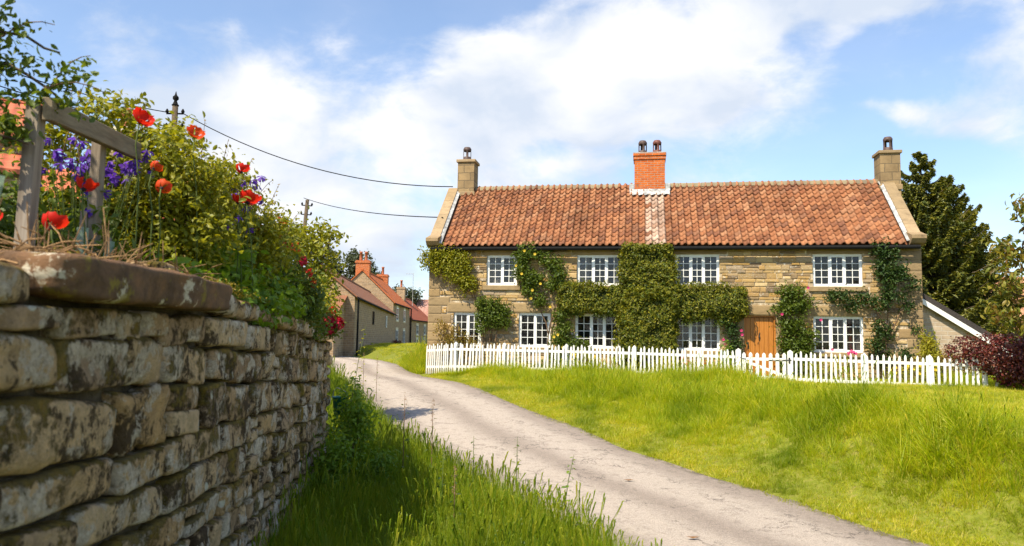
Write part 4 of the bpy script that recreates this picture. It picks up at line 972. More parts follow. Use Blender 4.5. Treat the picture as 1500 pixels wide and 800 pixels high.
# copper beech hedge hanging over the fence end
hb_ = thing('copper_beech_hedge', 'dense copper beech hedge spilling over the end of the picket fence', 'hedge', (11.8, 16.8, .2))
blobs = [(-1.25, .75, .95, .4, .35, .36), (-.85, .45, .9, .48, .45, .42), (-.5, .2, .8, .6, .6, .58), (.1, 0, .75, .7, .7, .62), (.8, -.2, .7, .7, .7, .6), (1.6, -.3, .7, .8, .8, .6), (2.5, -.4, .7, .9, .9, .6), (3.4, -.5, .7, .9, .9, .6), (-.3, .0, .35, .55, .5, .35), (.6, -.4, .3, .7, .6, .35), (1.8, -.6, .3, .8, .7, .35), (3, -.7, .3, .8, .7, .35)]
foliage('foliage', hb_, blobs, 44000, .058, G_BEECH, 5, .04, .86, up=.45, out=.8, aspect=.7, zmin=.02)
MB().lathe([(.3, .05), (.5, .3), (.45, .8), (.2, 1.0)], (0, 0, 0), 10).box(-.4, 3.6, -.4, .1, .1, .95).build('twig_core', plain('beech_core', (.02, .008, .008), .95, .05), hb_)
#PART5
# ------------------------------------------------------------------ the flower bed on top of the near wall
def bed(t, y=.5): q = W0 + WD*t - WN*y; return (q.x, q.y, rowz(1, t)-.02)
def at_(x, y): return bed_z(x, y)
def wall_t(x, y): return (Vector((x, y, 0))-W0).dot(WD)
def bed_z(x, y): return rowz(1, wall_t(x, y))-.02
def bedbush(name, label, x, y, blobs, n, size, mat, **k):
    return bush(name, label, 'shrub', (x, y, bed_z(x, y)), blobs, n, size, mat, **k)
# blobs: (dx, dy, z above bed, rx, ry, rz)
bedbush('hawthorn_bush', 'tall twiggy yellow-green bush behind the wooden frame post, red poppy above it', -2.35, 4.75, [(0, 0, .35, .45, .4, .35), (-.15, .1, .7, .42, .4, .35), (.1, 0, .95, .36, .35, .28), (.25, .1, .6, .35, .35, .35), (-.35, .1, 1.0, .28, .3, .28), (.28, .2, .85, .25, .3, .3), (0, .2, 1.22, .3, .3, .2), (-.5, 0, .6, .35, .35, .4), (-.2, -.1, 1.33, .25, .2, .13), (-.5, -.2, 1.12, .25, .2, .2)], 14500, .042, G_YEL, clump=7, spread=.035, shell=.2, six=True, stem_r=.01)
bedbush('wild_rose_bush', 'wide yellow-green rose bush with thin shoots against the sky, middle of the wall', -2.2, 5.75, [(0, 0, .3, .45, .45, .32), (.05, .1, .65, .42, .45, .35), (-.1, 0, .95, .35, .4, .28), (.2, .3, .75, .32, .35, .3), (-.3, .2, 1.1, .28, .3, .2), (0, -.3, 1.1, .3, .3, .2)], 11500, .040, G_YEL, clump=7, spread=.035, shell=.2, six=True, stem_r=.01)
bedbush('leafy_bush', 'fresh green big-leaved bush low over the pale coping stones', -1.92, 5.0, [(0, 0, .12, .26, .5, .18), (0, .5, .14, .26, .5, .2), (-.05, -.5, .16, .24, .4, .2), (0, 1.0, .2, .25, .4, .22), (-.08, .3, .35, .25, .45, .22)], 3600, .065, G_BRIGHT, clump=6, spread=.05, shell=.3, six=True)
bedbush('bronze_bush', 'olive and bronze leaved bush below the small red roses', -2.25, 6.9, [(0, 0, .3, .42, .45, .32), (.05, .3, .55, .4, .45, .32), (-.1, 0, .8, .35, .4, .28), (.15, .5, .35, .35, .4, .3), (-.3, .2, .95, .25, .3, .2)], 8500, .042, G_MID, clump=7, spread=.04, shell=.25, six=True)
bedbush('rust_tipped_bush', 'rust-tipped bush rising beside the two large poppies', -2.5, 6.2, [(0, 0, .6, .4, .45, .35), (-.1, .1, 1.0, .35, .4, .3), (.15, .2, .95, .3, .4, .28), (.1, -.2, 1.15, .25, .3, .2)], 6500, .042, G_RUST, clump=7, spread=.04, shell=.2, six=True)
bedbush('golden_bush', 'golden-leaved bush lighting up the far end of the wall top', -2.38, 8.3, [(0, 0, .25, .38, .45, .28), (.05, .2, .5, .35, .45, .28), (-.15, 0, .7, .32, .35, .25), (.1, .4, .3, .3, .4, .26), (.1, -.4, .15, .25, .3, .18)], 5600, .04, G_LIME, clump=7, spread=.04, shell=.3)
bedbush('dark_bush', 'dark green dense bush over the wall between golden bush and pale coping', -2.15, 7.6, [(0, 0, .15, .3, .45, .2), (0, .4, .25, .3, .4, .25), (-.05, -.4, .2, .3, .4, .22)], 4000, .045, G_MID, clump=7, spread=.04, shell=.3)
bedbush('shady_bush', 'shaded leafy bush low behind the dry stems and wooden frame', -2.75, 4.3, [(0, 0, .3, .5, .45, .35), (-.3, .2, .6, .5, .4, .35), (.3, .1, .2, .35, .35, .25), (-.2, -.4, .4, .5, .4, .35), (-.5, -.6, .6, .4, .4, .3)], 7500, .05, G_MID, clump=7, spread=.05, shell=.2, six=True)
bedbush('back_bush', 'broad bush far back in the garden behind the frame', -3.6, 6.5, [(0, 0, .5, .7, .6, .5), (.4, .4, .8, .6, .5, .45), (-.6, -.3, .7, .6, .6, .5), (.2, 0, 1.1, .4, .4, .3)], 6500, .055, G_YEL, clump=7, spread=.06, shell=.25)
# long thin shoots reaching above the bushes
def shoot(t, base, tip, n=9, mat=G_RUST, leaf=.03, r=.004):
    base, tip = Vector(base), Vector(tip); pts = [base.lerp(tip, i/4)+Vector((0, 0, .04*math.sin(PI*i/4))) for i in range(5)]
    P = np.array([base.lerp(tip, .25+.75*i/n)[:] for i in range(n+1)]) + rs.normal(size=(n+1, 3))*.012
    m_ = MB().tube(pts, [r*(1-.15*i) for i in range(5)], 4); nv = len(m_.V)
    V, F = leaf_arrays(P, rs.normal(size=P.shape)+np.array([0, 0, .4]), leaf*(.7+.6*rs.rand(len(P))))
    m_.build('shoot_stem', M_TWIG, t); obj('shoot_leaves', mesh('shoot_leaves', V, F, mat), t)
sh = thing('briar_shoots', 'thin leafy briar shoots waving above the bushes against the sky', 'shoots', (-2.3, 5.2, bed_z(-2.3, 5.2)))
for (x, y, z0_, dx, dy, l) in [(-.25, -.8, .8, -.12, 0, .5), (-.1, -.5, .9, .04, 0, .5), (.0, -.2, .95, -.05, .1, .42), (.1, .3, .95, .07, 0, .45), (.18, .5, .9, .1, 0, .4), (.05, .1, 1.0, .02, 0, .48), (.25, .9, .8, .12, 0, .38), (.3, 1.2, .65, .12, .1, .36), (-.35, -.9, .85, .12, 0, .55), (.2, .7, .9, .15, .1, .3), (-.4, -.7, .95, -.02, 0, .5)]:
    shoot(sh, (x, y, z0_), (x+dx, y+dy, z0_+l), 11)
# columbine: purple bells on thin stems
def columbine(name, label, x, y, spots, extra=0):
    t = thing(name, label, 'flowering plant', (x, y, bed_z(x, y)))
    foliage('foliage', t, [(0, 0, .15, .25, .2, .15), (.05, 0, .4, .2, .2, .25)], 500, .05, G_MID, 6, .05)
    lines = []
    for (dx, dy, z) in spots:
        m_ = MB(); r = .028
        for k in range(5):
            a = 2*PI*k/5+random.random(); c_, s_ = math.cos(a), math.sin(a)
            m_.add([(0, 0, .01), (c_*r-s_*r*.45, s_*r+c_*r*.45, -.006), (c_*r*1.5, s_*r*1.5, -.016), (c_*r+s_*r*.45, s_*r-c_*r*.45, -.006)], [(0, 1, 2, 3)])
            m_.add([(0, 0, 0), (c_*r*.7-s_*r*.3, s_*r*.7+c_*r*.3, -.03), (c_*r*.8, s_*r*.8, -.036), (c_*r*.7+s_*r*.3, s_*r*.7-c_*r*.3, -.03)], [(0, 1, 2, 3)])
        m_.build('blossom', P_PURPLE, t, loc=(dx, dy, z), rot=(random.uniform(-.9, .9), random.uniform(-.9, .9), 0), smooth=False)
        lines.append([(dx*.2, dy*.2, 0), (dx*.7, dy*.7, z*.6), (dx, dy, z-.01)])
    stems('stem', t, lines, M_GREENSTEM, .004, 4); return t
rn = random.Random(5)
columbine('columbine', 'thick cluster of purple columbine flowers framed by the wooden posts', -2.5, 4.35, [(rn.gauss(0.02, .13), rn.gauss(0, .1), .90+rn.gauss(0.02, .055)) for _ in range(46)])
columbine('columbine', 'a few purple columbine flowers hanging below the big cluster', -2.28, 4.0, [(rn.uniform(-.1, .12), rn.uniform(-.1, .1), rn.uniform(.55, .72)) for _ in range(7)])
columbine('columbine', 'purple columbine flowers dotted left of the two large poppies', -2.1, 5.5, [(rn.uniform(-.12, .25), rn.uniform(-.2, .2), rn.uniform(.72, 1.15)) for _ in range(16)])
# oriental poppies: each with ruffled petals, dark centre and hairy stem
def poppy_bloom(t, R_, open_=.9, mat=P_RED, dark=True):
    for k in range(5):
        a0 = 2*PI*k/5+random.uniform(-.15, .15); V = []; F = []; n = 6; w = random.uniform(.62, .75)
        for i in range(n):
            for j in range(n):
                u = i/(n-1); a = a0+(j/(n-1)-.5)*2*w*(.35+.65*math.sin(min(1, u*1.2)*PI/2))
                rr = R_*math.sin(u*open_*1.45)/math.sin(min(1.45*open_, PI/2)); zz = R_*(1.0-math.cos(u*open_*1.6))*.75
                wv = .10*R_*u*math.sin(j*2.3+k*1.7)+.05*R_*u*math.sin(j*5.1+k)
                V.append(((rr+wv*.5)*math.cos(a), (rr+wv*.5)*math.sin(a), zz+wv+.004*k))
        for i in range(n-1):
            for j in range(n-1): F.append((i*n+j, (i+1)*n+j, (i+1)*n+j+1, i*n+j+1))
        obj('petal', mesh('petal', V, F, mat, True), t)
    if dark: MB().lathe([(.001, -.005), (R_*.2, R_*.05), (R_*.24, R_*.2), (R_*.12, R_*.3), (.001, R_*.32)], (0, 0, 0), 10).build('seed_head', M_SEED, t, True)
M_SEED = plain('poppy_seed_head', (.03, .025, .03), .8, .2, .4)
M_SEEDG = plain('poppy_seed_green', (.16, .17, .04), .8, .2, .4)
def poppy(label, px, py, pz, R_, tilt, open_=.9, mat=P_RED, name='poppy', group='red poppies above the wall'):
    t = thing(name, label, 'flower', (px, py, pz), 0, group); t.rotation_euler = (tilt[0], tilt[1], random.uniform(0, 3))
    poppy_bloom(t, R_, open_, mat)
    q = Matrix.Rotation(0, 3, 'X')
    inv = t.rotation_euler.to_matrix().inverted(); g0 = Vector((px+random.uniform(-.05, .05), py+.05, bed_z(px, py)))-Vector((px, py, pz))
    pts = [inv @ (g0*s + Vector((0.02*math.sin(3*s), 0, 0))) for s in (0, .12, .3, .6, 1)]; pts[0] = Vector((0, 0, 0)); pts[1] = pts[1]*.7+Vector((0, 0, -g0.length*.12))*.3
    MB().tube(pts, .004, 5).build('stem', M_GREENSTEM, t, True); return t
poppy('red poppy with bare green middle highest above the bush', -2.04, 4.0, 2.43, .060, (.9, .2), 1.05)
poppy('red poppy framed between the wooden posts', -2.03, 3.5, 1.96, .050, (.35, .1), 1.05)
poppy('red poppy half hidden by the dry stems, right of the front post', -1.92, 3.1, 1.72, .05, (.5, .2), 1.1)
poppy('small red poppy at the foot of the front post, cut by its edge', -2.05, 2.95, 1.73, .035, (.8, -.4), .8)
poppy('round red poppy on a bare stem against the sky', -1.84, 5.0, 2.38, .046, (.3, .1), 1.15)
poppy('broad red poppy, widest of all, leaning out over the wall', -1.79, 5.0, 2.17, .070, (.3, .2), 1.08)
poppy('second broad red poppy bloom tucked behind the widest one', -1.88, 5.06, 2.18, .052, (.2, -.3), 1.1)
poppy('lone red poppy near the leafy sapling', -2.03, 6.5, 2.25, .048, (.4, .1), 1.15)
poppy('orange-red ragged poppy beside the finialed pole', -2.02, 4.65, 2.53, .055, (.9, .3), 1.0, P_ORANGE)
poppy('small orange poppy deep in the bush below the highest bloom', -2.0, 4.1, 2.2, .035, (.9, .0), 1.0, P_ORANGE)
poppy('orange-red poppy sunk among leaves beside the rear post', -2.02, 4.25, 2.12, .045, (1.0, .4), 1.0, P_ORANGE)
poppy('orange poppy among the bronze leaves, first above the small roses', -2.05, 6.0, 2.12, .045, (.9, .0), 1.0, P_ORANGE)
# small red roses in clusters and the crimson peony at the wall end
def rose_cluster(label, x, y, z, n, r, spread, mat, name='rose_cluster', petals=14, group=None):
    t = thing(name, label, 'flower', (x, y, bed_z(x, y)), 0, group); h0 = z-bed_z(x, y); lines = []
    for i in range(n):
        c = Vector((random.gauss(0, spread), random.gauss(0, spread), h0+random.gauss(0, spread))) if n > 1 else Vector((0, 0, h0)); m_ = MB()
        for k in range(petals):
            u = (k+.5)/petals; a = k*2.4; el = math.acos(1-1.5*u); d = Vector((math.sin(el)*math.cos(a), math.sin(el)*math.sin(a), math.cos(el)))
            s1 = d.cross(Vector((.3, .2, 1))).normalized(); s2 = d.cross(s1); pr = r*random.uniform(.85, 1.15); w = r*.55
            pc = d*pr*.75; m_.add([pc-s2*w*.9, pc+s1*w+d*r*.18, pc+s2*w+d*r*.3, pc-s1*w+d*r*.18], [(0, 1, 2, 3)])
        m_.build('bloom', mat, t, loc=c); lines.append([(c.x*.2, c.y*.2, h0*.2), (c.x*.7, c.y*.7, h0*.7), tuple(c)])
    stems('stem', t, lines, M_GREENSTEM, .005, 4)
    foliage('foliage', t, [(0, 0, h0*.7, spread+.06, spread+.06, h0*.3)], 160, .045, G_MID, 6, .04); return t
rose_cluster('red rose cluster high on the bronze bush below the lone poppy', -2.02, 6.6, 2.12, 4, .03, .035, P_ROSE)
rose_cluster('orange rose cluster halfway down the bronze bush', -2.0, 6.9, 2.07, 4, .03, .035, P_ORANGE)
rose_cluster('crimson rose cluster just under the orange roses', -2.0, 7.0, 1.98, 4, .032, .035, P_ROSE)
rose_cluster('scarlet rose cluster beside the golden bush', -1.96, 7.3, 1.86, 6, .032, .05, P_RED)
rose_cluster('lowest small scarlet rose cluster by the golden bush', -1.97, 7.35, 1.76, 3, .03, .035, P_RED)
rose_cluster('big ruffled crimson peony hanging over the end of the wall', -1.96, 8.2, 1.44, 3, .085, .045, P_ROSE, 'peony', 46)
rose_cluster('bright red peony bud opening above the big crimson peony', -1.97, 8.22, 1.56, 1, .05, .02, P_RED, 'peony', 20)
# wooden frame
m = MT('weathered_timber', .85, .2); v = m.coord(True, scale=(10, 10, .8)); n = m.noise(v, 3, 8, .7); m.color(m.ramp(n, [(.25, (.11, .085, .062)), (.5, (.24, .195, .15)), (.75, (.36, .31, .25))])); m.bump(n, .4, .006); M_TIMBER = m.m
m = MT('weathered_beam', .85, .2); v = m.coord(True, scale=(1, 9, 10)); n = m.noise(v, 3, 8, .7); m.color(m.ramp(n, [(.25, (.10, .075, .05)), (.5, (.22, .17, .11)), (.75, (.32, .26, .18))])); m.bump(n, .4, .006); M_BEAM = m.m
pa, pb = Vector((-2.09, 3.2, 0)), Vector((-2.25, 4.0, 0))
fr = thing('timber_frame', 'weathered grey timber frame of two posts and a top beam behind the wall', 'frame', (pa.x, pa.y, bed_z(pa.x, pa.y)))
zb = bed_z(pa.x, pa.y)
MB().add([(-.035, -.028, 0), (.022, -.028, 0), (.022, .028, 0), (-.035, .028, 0), (-.022, -.028, .9), (.035, -.028, .9), (.035, .028, .9), (-.022, .028, .9)], [(0, 3, 2, 1), (4, 5, 6, 7), (0, 1, 5, 4), (1, 2, 6, 5), (2, 3, 7, 6), (3, 0, 4, 7)]).build('post', M_TIMBER, fr)
d = pb-pa; MB().box(d.x-.028, d.x+.028, d.y-.028, d.y+.028, -.1, 1.0, .004).build('post', M_TIMBER, fr)
bd = (pb-pa).normalized(); ba = math.atan2(bd.y, bd.x)
MB().box(-.03, 1.3, -.065, -.022, -.05, .05, .004).build('beam', M_BEAM, fr, loc=(0.02, 0, .885), rot=(0, -.10, ba))
# stakes in plastic sleeves
m = MT('green_sleeve_plastic', .35, .4); m.color((.30, .42, .30)); m.p.inputs['Alpha'].default_value = .55; M_SLEEVE = m.m
def stake(label, x, y, h, z0_, z1_, tilt=(0, 0)):
    t = thing('garden_stake', label, 'stake', (x, y, bed_z(x, y))); t.rotation_euler = (tilt[0], tilt[1], 0)
    MB().tube([(0, 0, -.1), (0, 0, h)], [.017, .014], 7).build('stick', M_TIMBER, t); MB().tube([(0, 0, z0_), (0, 0, (z0_+z1_)/2), (0.003, 0, z1_)], [.026, .024, .026], 9, cap=False).build('plastic_sleeve', M_SLEEVE, t, True)
stake('stake in a green plastic sleeve at the near edge, leaning', -1.98, 2.75, .48, .2, .5, (0, .12))
stake('stake in a green plastic sleeve between the two frame posts', -2.05, 3.55, .50, .12, .42)
stake('stake in a green plastic sleeve tied to the rear frame post', -2.12, 3.92, .42, .02, .40)
# dead stems heaped on the wall top
ds = thing('dry_stems', 'heap of dry brown plant stems on top of the near wall', 'dead stems', (-1.62, 2.9, bed_z(-1.62, 2.9)+.1))
M_STRAW = plain('dry_straw', (.25, .15, .07), .9, .15, .5, 40)
mm = MB()
for i in range(330):
    p = Vector((random.gauss(-.12, .13), random.uniform(-.75, .95), random.uniform(.0, .07)+max(0, .05-abs(random.gauss(0, .05))))); a = random.uniform(0, 2*PI); l = random.uniform(.06, .24); el = random.gauss(.15, .3)
    e = p+Vector((math.cos(a)*math.cos(el), math.sin(a)*math.cos(el), abs(math.sin(el))))*l; mid = p.lerp(e, .5)+Vector((0, 0, random.uniform(-.01, .03)))
    mm.tube([p, mid, e], [.0035, .003, .0015], 4, False)
for i in range(60):
    p = Vector((random.gauss(-.15, .08), random.uniform(-.7, .8), .02)); a = random.uniform(0, 2*PI); e = p+Vector((random.gauss(0, .04), random.gauss(0, .05), random.uniform(.08, .26))); mm.tube([p, p.lerp(e, .5)+Vector((random.gauss(0, .02), 0, 0)), e], [.004, .0035, .002], 4, False)
tag(mm.build('stem_heap', M_STRAW, ds), kind='stuff')
foliage('dead_leaves', ds, [(-.12, .2, .03, .12, .7, .05)], 260, .05, plain('dead_leaf', (.20, .11, .05), .9, .1, .5), 3, .03)
MB().tube([(0, 0, 0), (.05, .16, .05), (.1, .34, .115)], [.012, .011, .008], 6).build('dead_stick', plain('stick_bark', (.34, .24, .14), .9, .1, .3), thing('broken_stick', 'broken bare stick poking up from the wall top beside the rear post', 'stick', (-1.72, 3.35, 1.45)))
# overhanging branches of the tree outside the view
ob = thing('garden_tree', 'leafy dark branches of a garden tree reaching over the near corner', 'tree', (-3.26, 3.0, 1.10))
mm = MB(); mm.tube([(0, 0, 0), (.05, 0, .7), (.02, 0, 1.5), (.1, .05, 2.4)], [.09, .08, .06, .03], 8); mm.build('trunk', M_BARK, ob, True)
BR = [[(.03, 0, .8), (.6, .1, 1.25), (1.05, .2, 1.35), (1.25, .25, 1.22)], [(.03, 0, 1.1), (.6, .1, 1.5), (1.0, .2, 1.52), (1.2, .3, 1.45)], [(.05, 0, 1.5), (.6, .1, 1.75), (.95, .1, 1.68), (1.05, .2, 1.64)], [(.6, .1, 1.25), (.95, .0, 1.1), (1.22, .1, .98)], [(.05, 0, 1.6), (.5, 0, 2.0), (.95, .1, 2.1)]]
for b_ in BR: stems('branch', ob, [b_], M_BARK, .013, 5)
blb = [(1.0, .15, 1.35, .22, .2, .11), (1.2, .2, 1.22, .16, .15, .09), (1.25, .25, 1.33, .16, .14, .07), (1.0, .1, 1.15, .18, .15, .12), (1.12, .1, 1.02, .12, .12, .1), (.9, .1, 1.5, .2, .2, .12), (1.1, .2, 1.53, .1, .1, .05), (1.02, .1, 1.72, .12, .1, .06), (.8, 0, 1.9, .2, .2, .1), (.5, 0, 1.6, .3, .3, .25), (.5, 0, 2.1, .3, .3, .2), (0, 0, 1.9, .5, .4, .5), (-.5, 0, 1.6, .5, .5, .4), (.0, 0, 2.5, .4, .4, .3)]
foliage('crown', ob, blb, 10500, .040, G_MID, 7, .035, .2, six=True)
for (a, b) in [((1.2, .25, 1.28), (1.34, .3, 1.44)), ((1.0, .2, 1.48), (1.2, .25, 1.56)), ((1.2, .2, 1.25), (1.45, .25, 1.25)), ((1.02, .1, 1.72), (1.12, .15, 1.78))]:
    shoot(ob, a, b, 8, G_MID, .03)
# young maple-like sapling at the end of the garden
sp_ = thing('leafy_sapling', 'bright green sapling spreading over the far end of the flower bed', 'tree', (-3.75, 12.6, .15))
stems('trunk', sp_, [[(0, 0, 0), (.05, 0, 1.2), (.1, 0, 2.6)], [(.05, 0, 1.3), (.5, 0, 2.2), (.65, 0, 2.7)], [(.08, 0, 1.8), (-.4, 0, 2.5)]], M_BARK, .03)
foliage('crown', sp_, [(.1, 0, 2.75, .55, .5, .35), (.45, 0, 2.45, .5, .5, .3), (-.35, 0, 2.5, .5, .5, .35), (.6, .1, 2.85, .25, .3, .2), (.55, 0, 2.0, .35, .4, .25), (-.5, 0, 1.9, .5, .5, .4), (.1, 0, 1.7, .6, .5, .4), (.65, 0, 1.6, .25, .3, .25)], 6500, .085, G_YEL, 8, .07, .35)
bush('verge_hedge', 'unclipped green hedge beyond the wall end, its shade falling on the lane', 'hedge', (-5.6, 14.5, .1), [(0, 0, .7, .9, 1.4, .8), (-.2, 2.2, .8, .9, 1.4, .9), (-.5, 4.4, .8, .9, 1.4, .9), (-1.2, 6.6, .9, .9, 1.5, .9), (-.1, 1, 1.5, .6, .9, .5), (-.5, 4, 1.6, .6, .9, .5)], 9000, .09, G_MID, 8, .08, .6)

# ------------------------------------------------------------------ houses and trees further off
def bar(p0, p1, w, h, z0_, z1_): pass
def gable_house(name, label, org, ang, Lf, Wd, he, rise, zb, wallmat, roofmat, he2=None, over=.15, cat='house', lo=0):
    """org: near front eaves corner on the ground; x runs away along the front, +y behind the front; the front faces local -y"""
    t = thing(name, label, cat, (org[0], org[1], zb), ang); e1 = he if he2 is None else he2; b = -1.5
    MB().add([(0, 0, b), (Lf, 0, b), (Lf, 0, e1), (0, 0, he), (0, Wd, b), (Lf, Wd, b), (Lf, Wd, e1), (0, Wd, he), (0, Wd/2, he+rise), (Lf, Wd/2, e1+rise)],
             [(0, 1, 2, 3), (5, 4, 7, 6), (4, 0, 3, 8, 7), (1, 5, 6, 9, 2)]).build('wall', wallmat, t)
    k = rise/(Wd/2); o = over; th = .09
    rf = bpy.data.objects.new('roof', None); COL.objects.link(rf); rf.parent = t
    for sgn in (0, 1):
        y0_, y1_ = (-o, Wd/2) if sgn == 0 else (Wd+o, Wd/2)
        V = []
        for x, e in ((-.12, he), (Lf+.12, e1)):
            V += [(x, y0_, e-o*k+.03), (x, y1_, e+rise+.03), (x, y1_, e+rise+.03+th), (x, y0_, e-o*k+.03+th)]
        MB().add(V, [(0, 1, 2, 3), (7, 6, 5, 4), (0, 4, 5, 1), (1, 5, 6, 2), (2, 6, 7, 3), (3, 7, 4, 0)]).build('roof_slope', roofmat, rf)
    MB().tube([(-.1, -o-.05, he-o*k), (Lf+.1, -o-.05, e1-o*k)], .06, 6).build('gutter', M_GUTTER, t)
    MB().tube([(-.12, Wd/2, he+rise+.12), (Lf+.12, Wd/2, e1+rise+.12)], .10, 6).build('ridge', roofmat, rf)
    return t
def roof_wave(name, c1, c2, period=.25, ax=0):
    m = MT(name, .85, .2); tcb = m.N('ShaderNodeTexCoord'); sx = m.N('ShaderNodeSeparateXYZ'); m.L(tcb.outputs['Object'], sx.inputs[0])
    w = m.math('SINE', m.math('MULTIPLY', sx.outputs[ax], 2*PI/period)); rw = m.math('FRACT', m.math('MULTIPLY', sx.outputs[2], 1/.21))
    v = m.coord(False); n = m.noise(v, 3, 8, .7); c = m.ramp(n, [(.3, c1), (.7, c2)]); n2 = m.noise(v, 30, 3); c = m.mix(.5, c, m.ramp(n2, [(.3, (.6, .6, .6)), (.7, (1.3, 1.3, 1.3))]), 'MULTIPLY')
    m.color(c); m.bump(m.math('ADD', m.math('MULTIPLY', w, .5), m.math('MULTIPLY', rw, -.4)), .9, .04); return m.m
RF_BROWN = roof_wave('roof_brown_tiles', (.20, .09, .055), (.30, .13, .07)); RF_ORANGE = roof_wave('roof_orange_tiles', (.40, .10, .03), (.50, .15, .05)); RF_RED = roof_wave('roof_red_tiles', (.26, .07, .04), (.34, .10, .05))
def cwin(parent, x0, x1, z0, z1, frame=M_WHITE, surround=None):
    w = bpy.data.objects.new('window', None); COL.objects.link(w); w.parent = parent; w.location = (x0, 0, z0); W, H = x1-x0, z1-z0
    if surround: MB().box(-.12, W+.12, -.05, -.002, H+.003, H+.22).box(-.12, W+.12, -.07, -.002, -.14, -.003).build('surround', surround, w)
    MB().box(0, W, -.03, -.004, 0, H).build('pane', M_GLASS, w)
    f = .07; MB().box(-.01, f, -.06, -.032, 0, H).box(W-f, W+.01, -.06, -.032, 0, H).box(f, W-f, -.06, -.032, 0, f).box(f, W-f, -.06, -.032, H-f, H).box(W/2-.03, W/2+.03, -.055, -.033, f, H-f).box(f, W-f, -.054, -.034, H/2-.02, H/2+.02).build('frame', frame, w)
M_CREAM = plain('cream_stone_surround', (.62, .55, .40), .8, .2, .1)
# local frame of street houses: x away along the street front, front faces local -y => rotate so that x points to (dx,dy)
def ang_of(p, q): return math.atan2(q[1]-p[1], q[0]-p[0])
p1_, q1_ = (-9.6, 46.0), (-10.9, 70.0); a1_ = ang_of(p1_, q1_); L1 = math.hypot(q1_[0]-p1_[0], q1_[1]-p1_[1])
barn = gable_house('stone_barn', 'long brown-roofed stone barn with two slit windows, first along the street', p1_, a1_, L1, 4.6, 3.2, 1.85, .5, M_RUB, RF_BROWN, 2.85, cat='barn')
for (x, z0_) in ((8.5, 1.6), (17, 1.5)): cwin(barn, x, x+.75, z0_, z0_+.95, M_WHITE if x > 10 else M_GUTTER)
MB().tube([(.15, -.2, -1.0), (.15, -.2, 3.1)], .06, 6).build('drainpipe', M_GUTTER, barn)
MB().add([(-3.4, .6, -1.5), (-3.4, 4.2, -1.5), (-3.4, 4.2, 1.9), (-3.4, .6, 1.9), (0, .6, -1.5), (0, 4.2, -1.5), (0, 4.2, 3.1), (0, .6, 3.1)], [(3, 2, 1, 0), (0, 4, 7, 3), (2, 6, 5, 1)]).build('lean_to_wall', M_RUB, barn)
MB().add([(-3.6, .45, 1.82), (-3.6, 4.35, 1.82), (-.02, 4.35, 3.12), (-.02, .45, 3.12), (-3.6, .45, 1.92), (-3.6, 4.35, 1.92), (-.02, 4.35, 3.22), (-.02, .45, 3.22)], [(3, 2, 1, 0), (4, 5, 6, 7), (0, 1, 5, 4), (3, 0, 4, 7), (1, 2, 6, 5)]).build('lean_to_roof', RF_BROWN, barn)
p2_, q2_ = (-11.05, 70.3), (-11.3, 83.5); a2_ = ang_of(p2_, q2_)
h2 = gable_house('orange_roof_house', 'stone house with bright orange tiled roof and cream window surrounds beyond the barn', p2_, a2_, 13.2, 6.0, 4.55, 2.9, -.1, M_RUB, RF_ORANGE)
for x in (2.0, 7.6):
    cwin(h2, x, x+1.5, .6, 2.0, M_WHITE, M_CREAM); cwin(h2, x, x+1.5, 2.9, 4.1, M_WHITE, M_CREAM)
MB().tube([(13.0, -.2, -1), (13.0, -.2, 4.4)], .07, 6).build('drainpipe', M_GUTTER, h2)
def far_stack(t, x, y, z0_, z1_, w, d, pots=1, mat=M_BRICK):
    o = MB().box(x-w/2, x+w/2, y-d/2, y+d/2, z0_, z1_).build('chimney', mat, t); MB().box(x-w/2-.06, x+w/2+.06, y-d/2-.06, y+d/2+.06, z1_-.25, z1_-.1).build('chimney_band', mat, o)
    for i in range(pots): MB().lathe([(.16, 0), (.14, .1), (.12, .7), (.16, .72), (.15, .85)], (x, y+(i-(pots-1)/2)*.5, z1_+.002), 10).build('chimney_pot', M_POTRED, o, True)
far_stack(h2, .45, 3.0, 6.3, 8.45, .8, 1.3, 2); far_stack(h2, 12.6, 3.0, 6.4, 8.15, .8, 1.2, 1)
p3_, q3_ = (-11.2, 84.0), (-10.2, 97); h3 = gable_house('red_roof_cottage', 'low cottage with dark red roof at the end of the street row', p3_, ang_of(p3_, q3_), 13, 6, 3.6, 2.7, -.4, M_RUB, RF_RED)
for x in (3, 7.5): cwin(h3, x, x+1.1, 1.9, 3.0, M_WHITE, M_CREAM); cwin(h3, x, x+1.1, .3, 1.4, M_WHITE, M_CREAM)
far_stack(h3, 8.0, 3.0, 6.0, 7.7, .7, 1.0, 1, M_RUB)
dg = h3
h4 = gable_house('striped_roof_house', 'far house with pale-striped tiled roof closing the street', (-13.6, 101), 0, 9, 6, 4.2, 2.4, -.4, M_GUTTER, roof_wave('roof_striped_tiles', (.30, .13, .09), (.42, .26, .22), .5))
tv = thing('television_aerial', 'thin television aerial mast above the street roofs', 'aerial', (-12.4, 94, 4.0)); MB().tube([(0, 0, 0), (0, 0, 5.2)], .035, 5).build('mast', M_LEAD, tv); MB().tube([(-.9, 0, 5.1), (.1, 0, 5.1)], .025, 5).build('boom', M_LEAD, tv)
# grey car-high hedge at the barn's far corner
bush('doorstep_shrub', 'dark purple shrub at the far corner of the barn', 'shrub', (-10.55, 69.4, -.3), [(0, 0, .6, .7, .7, .7), (.2, -.9, .5, .6, .7, .6)], 1500, .16, G_BEECH)
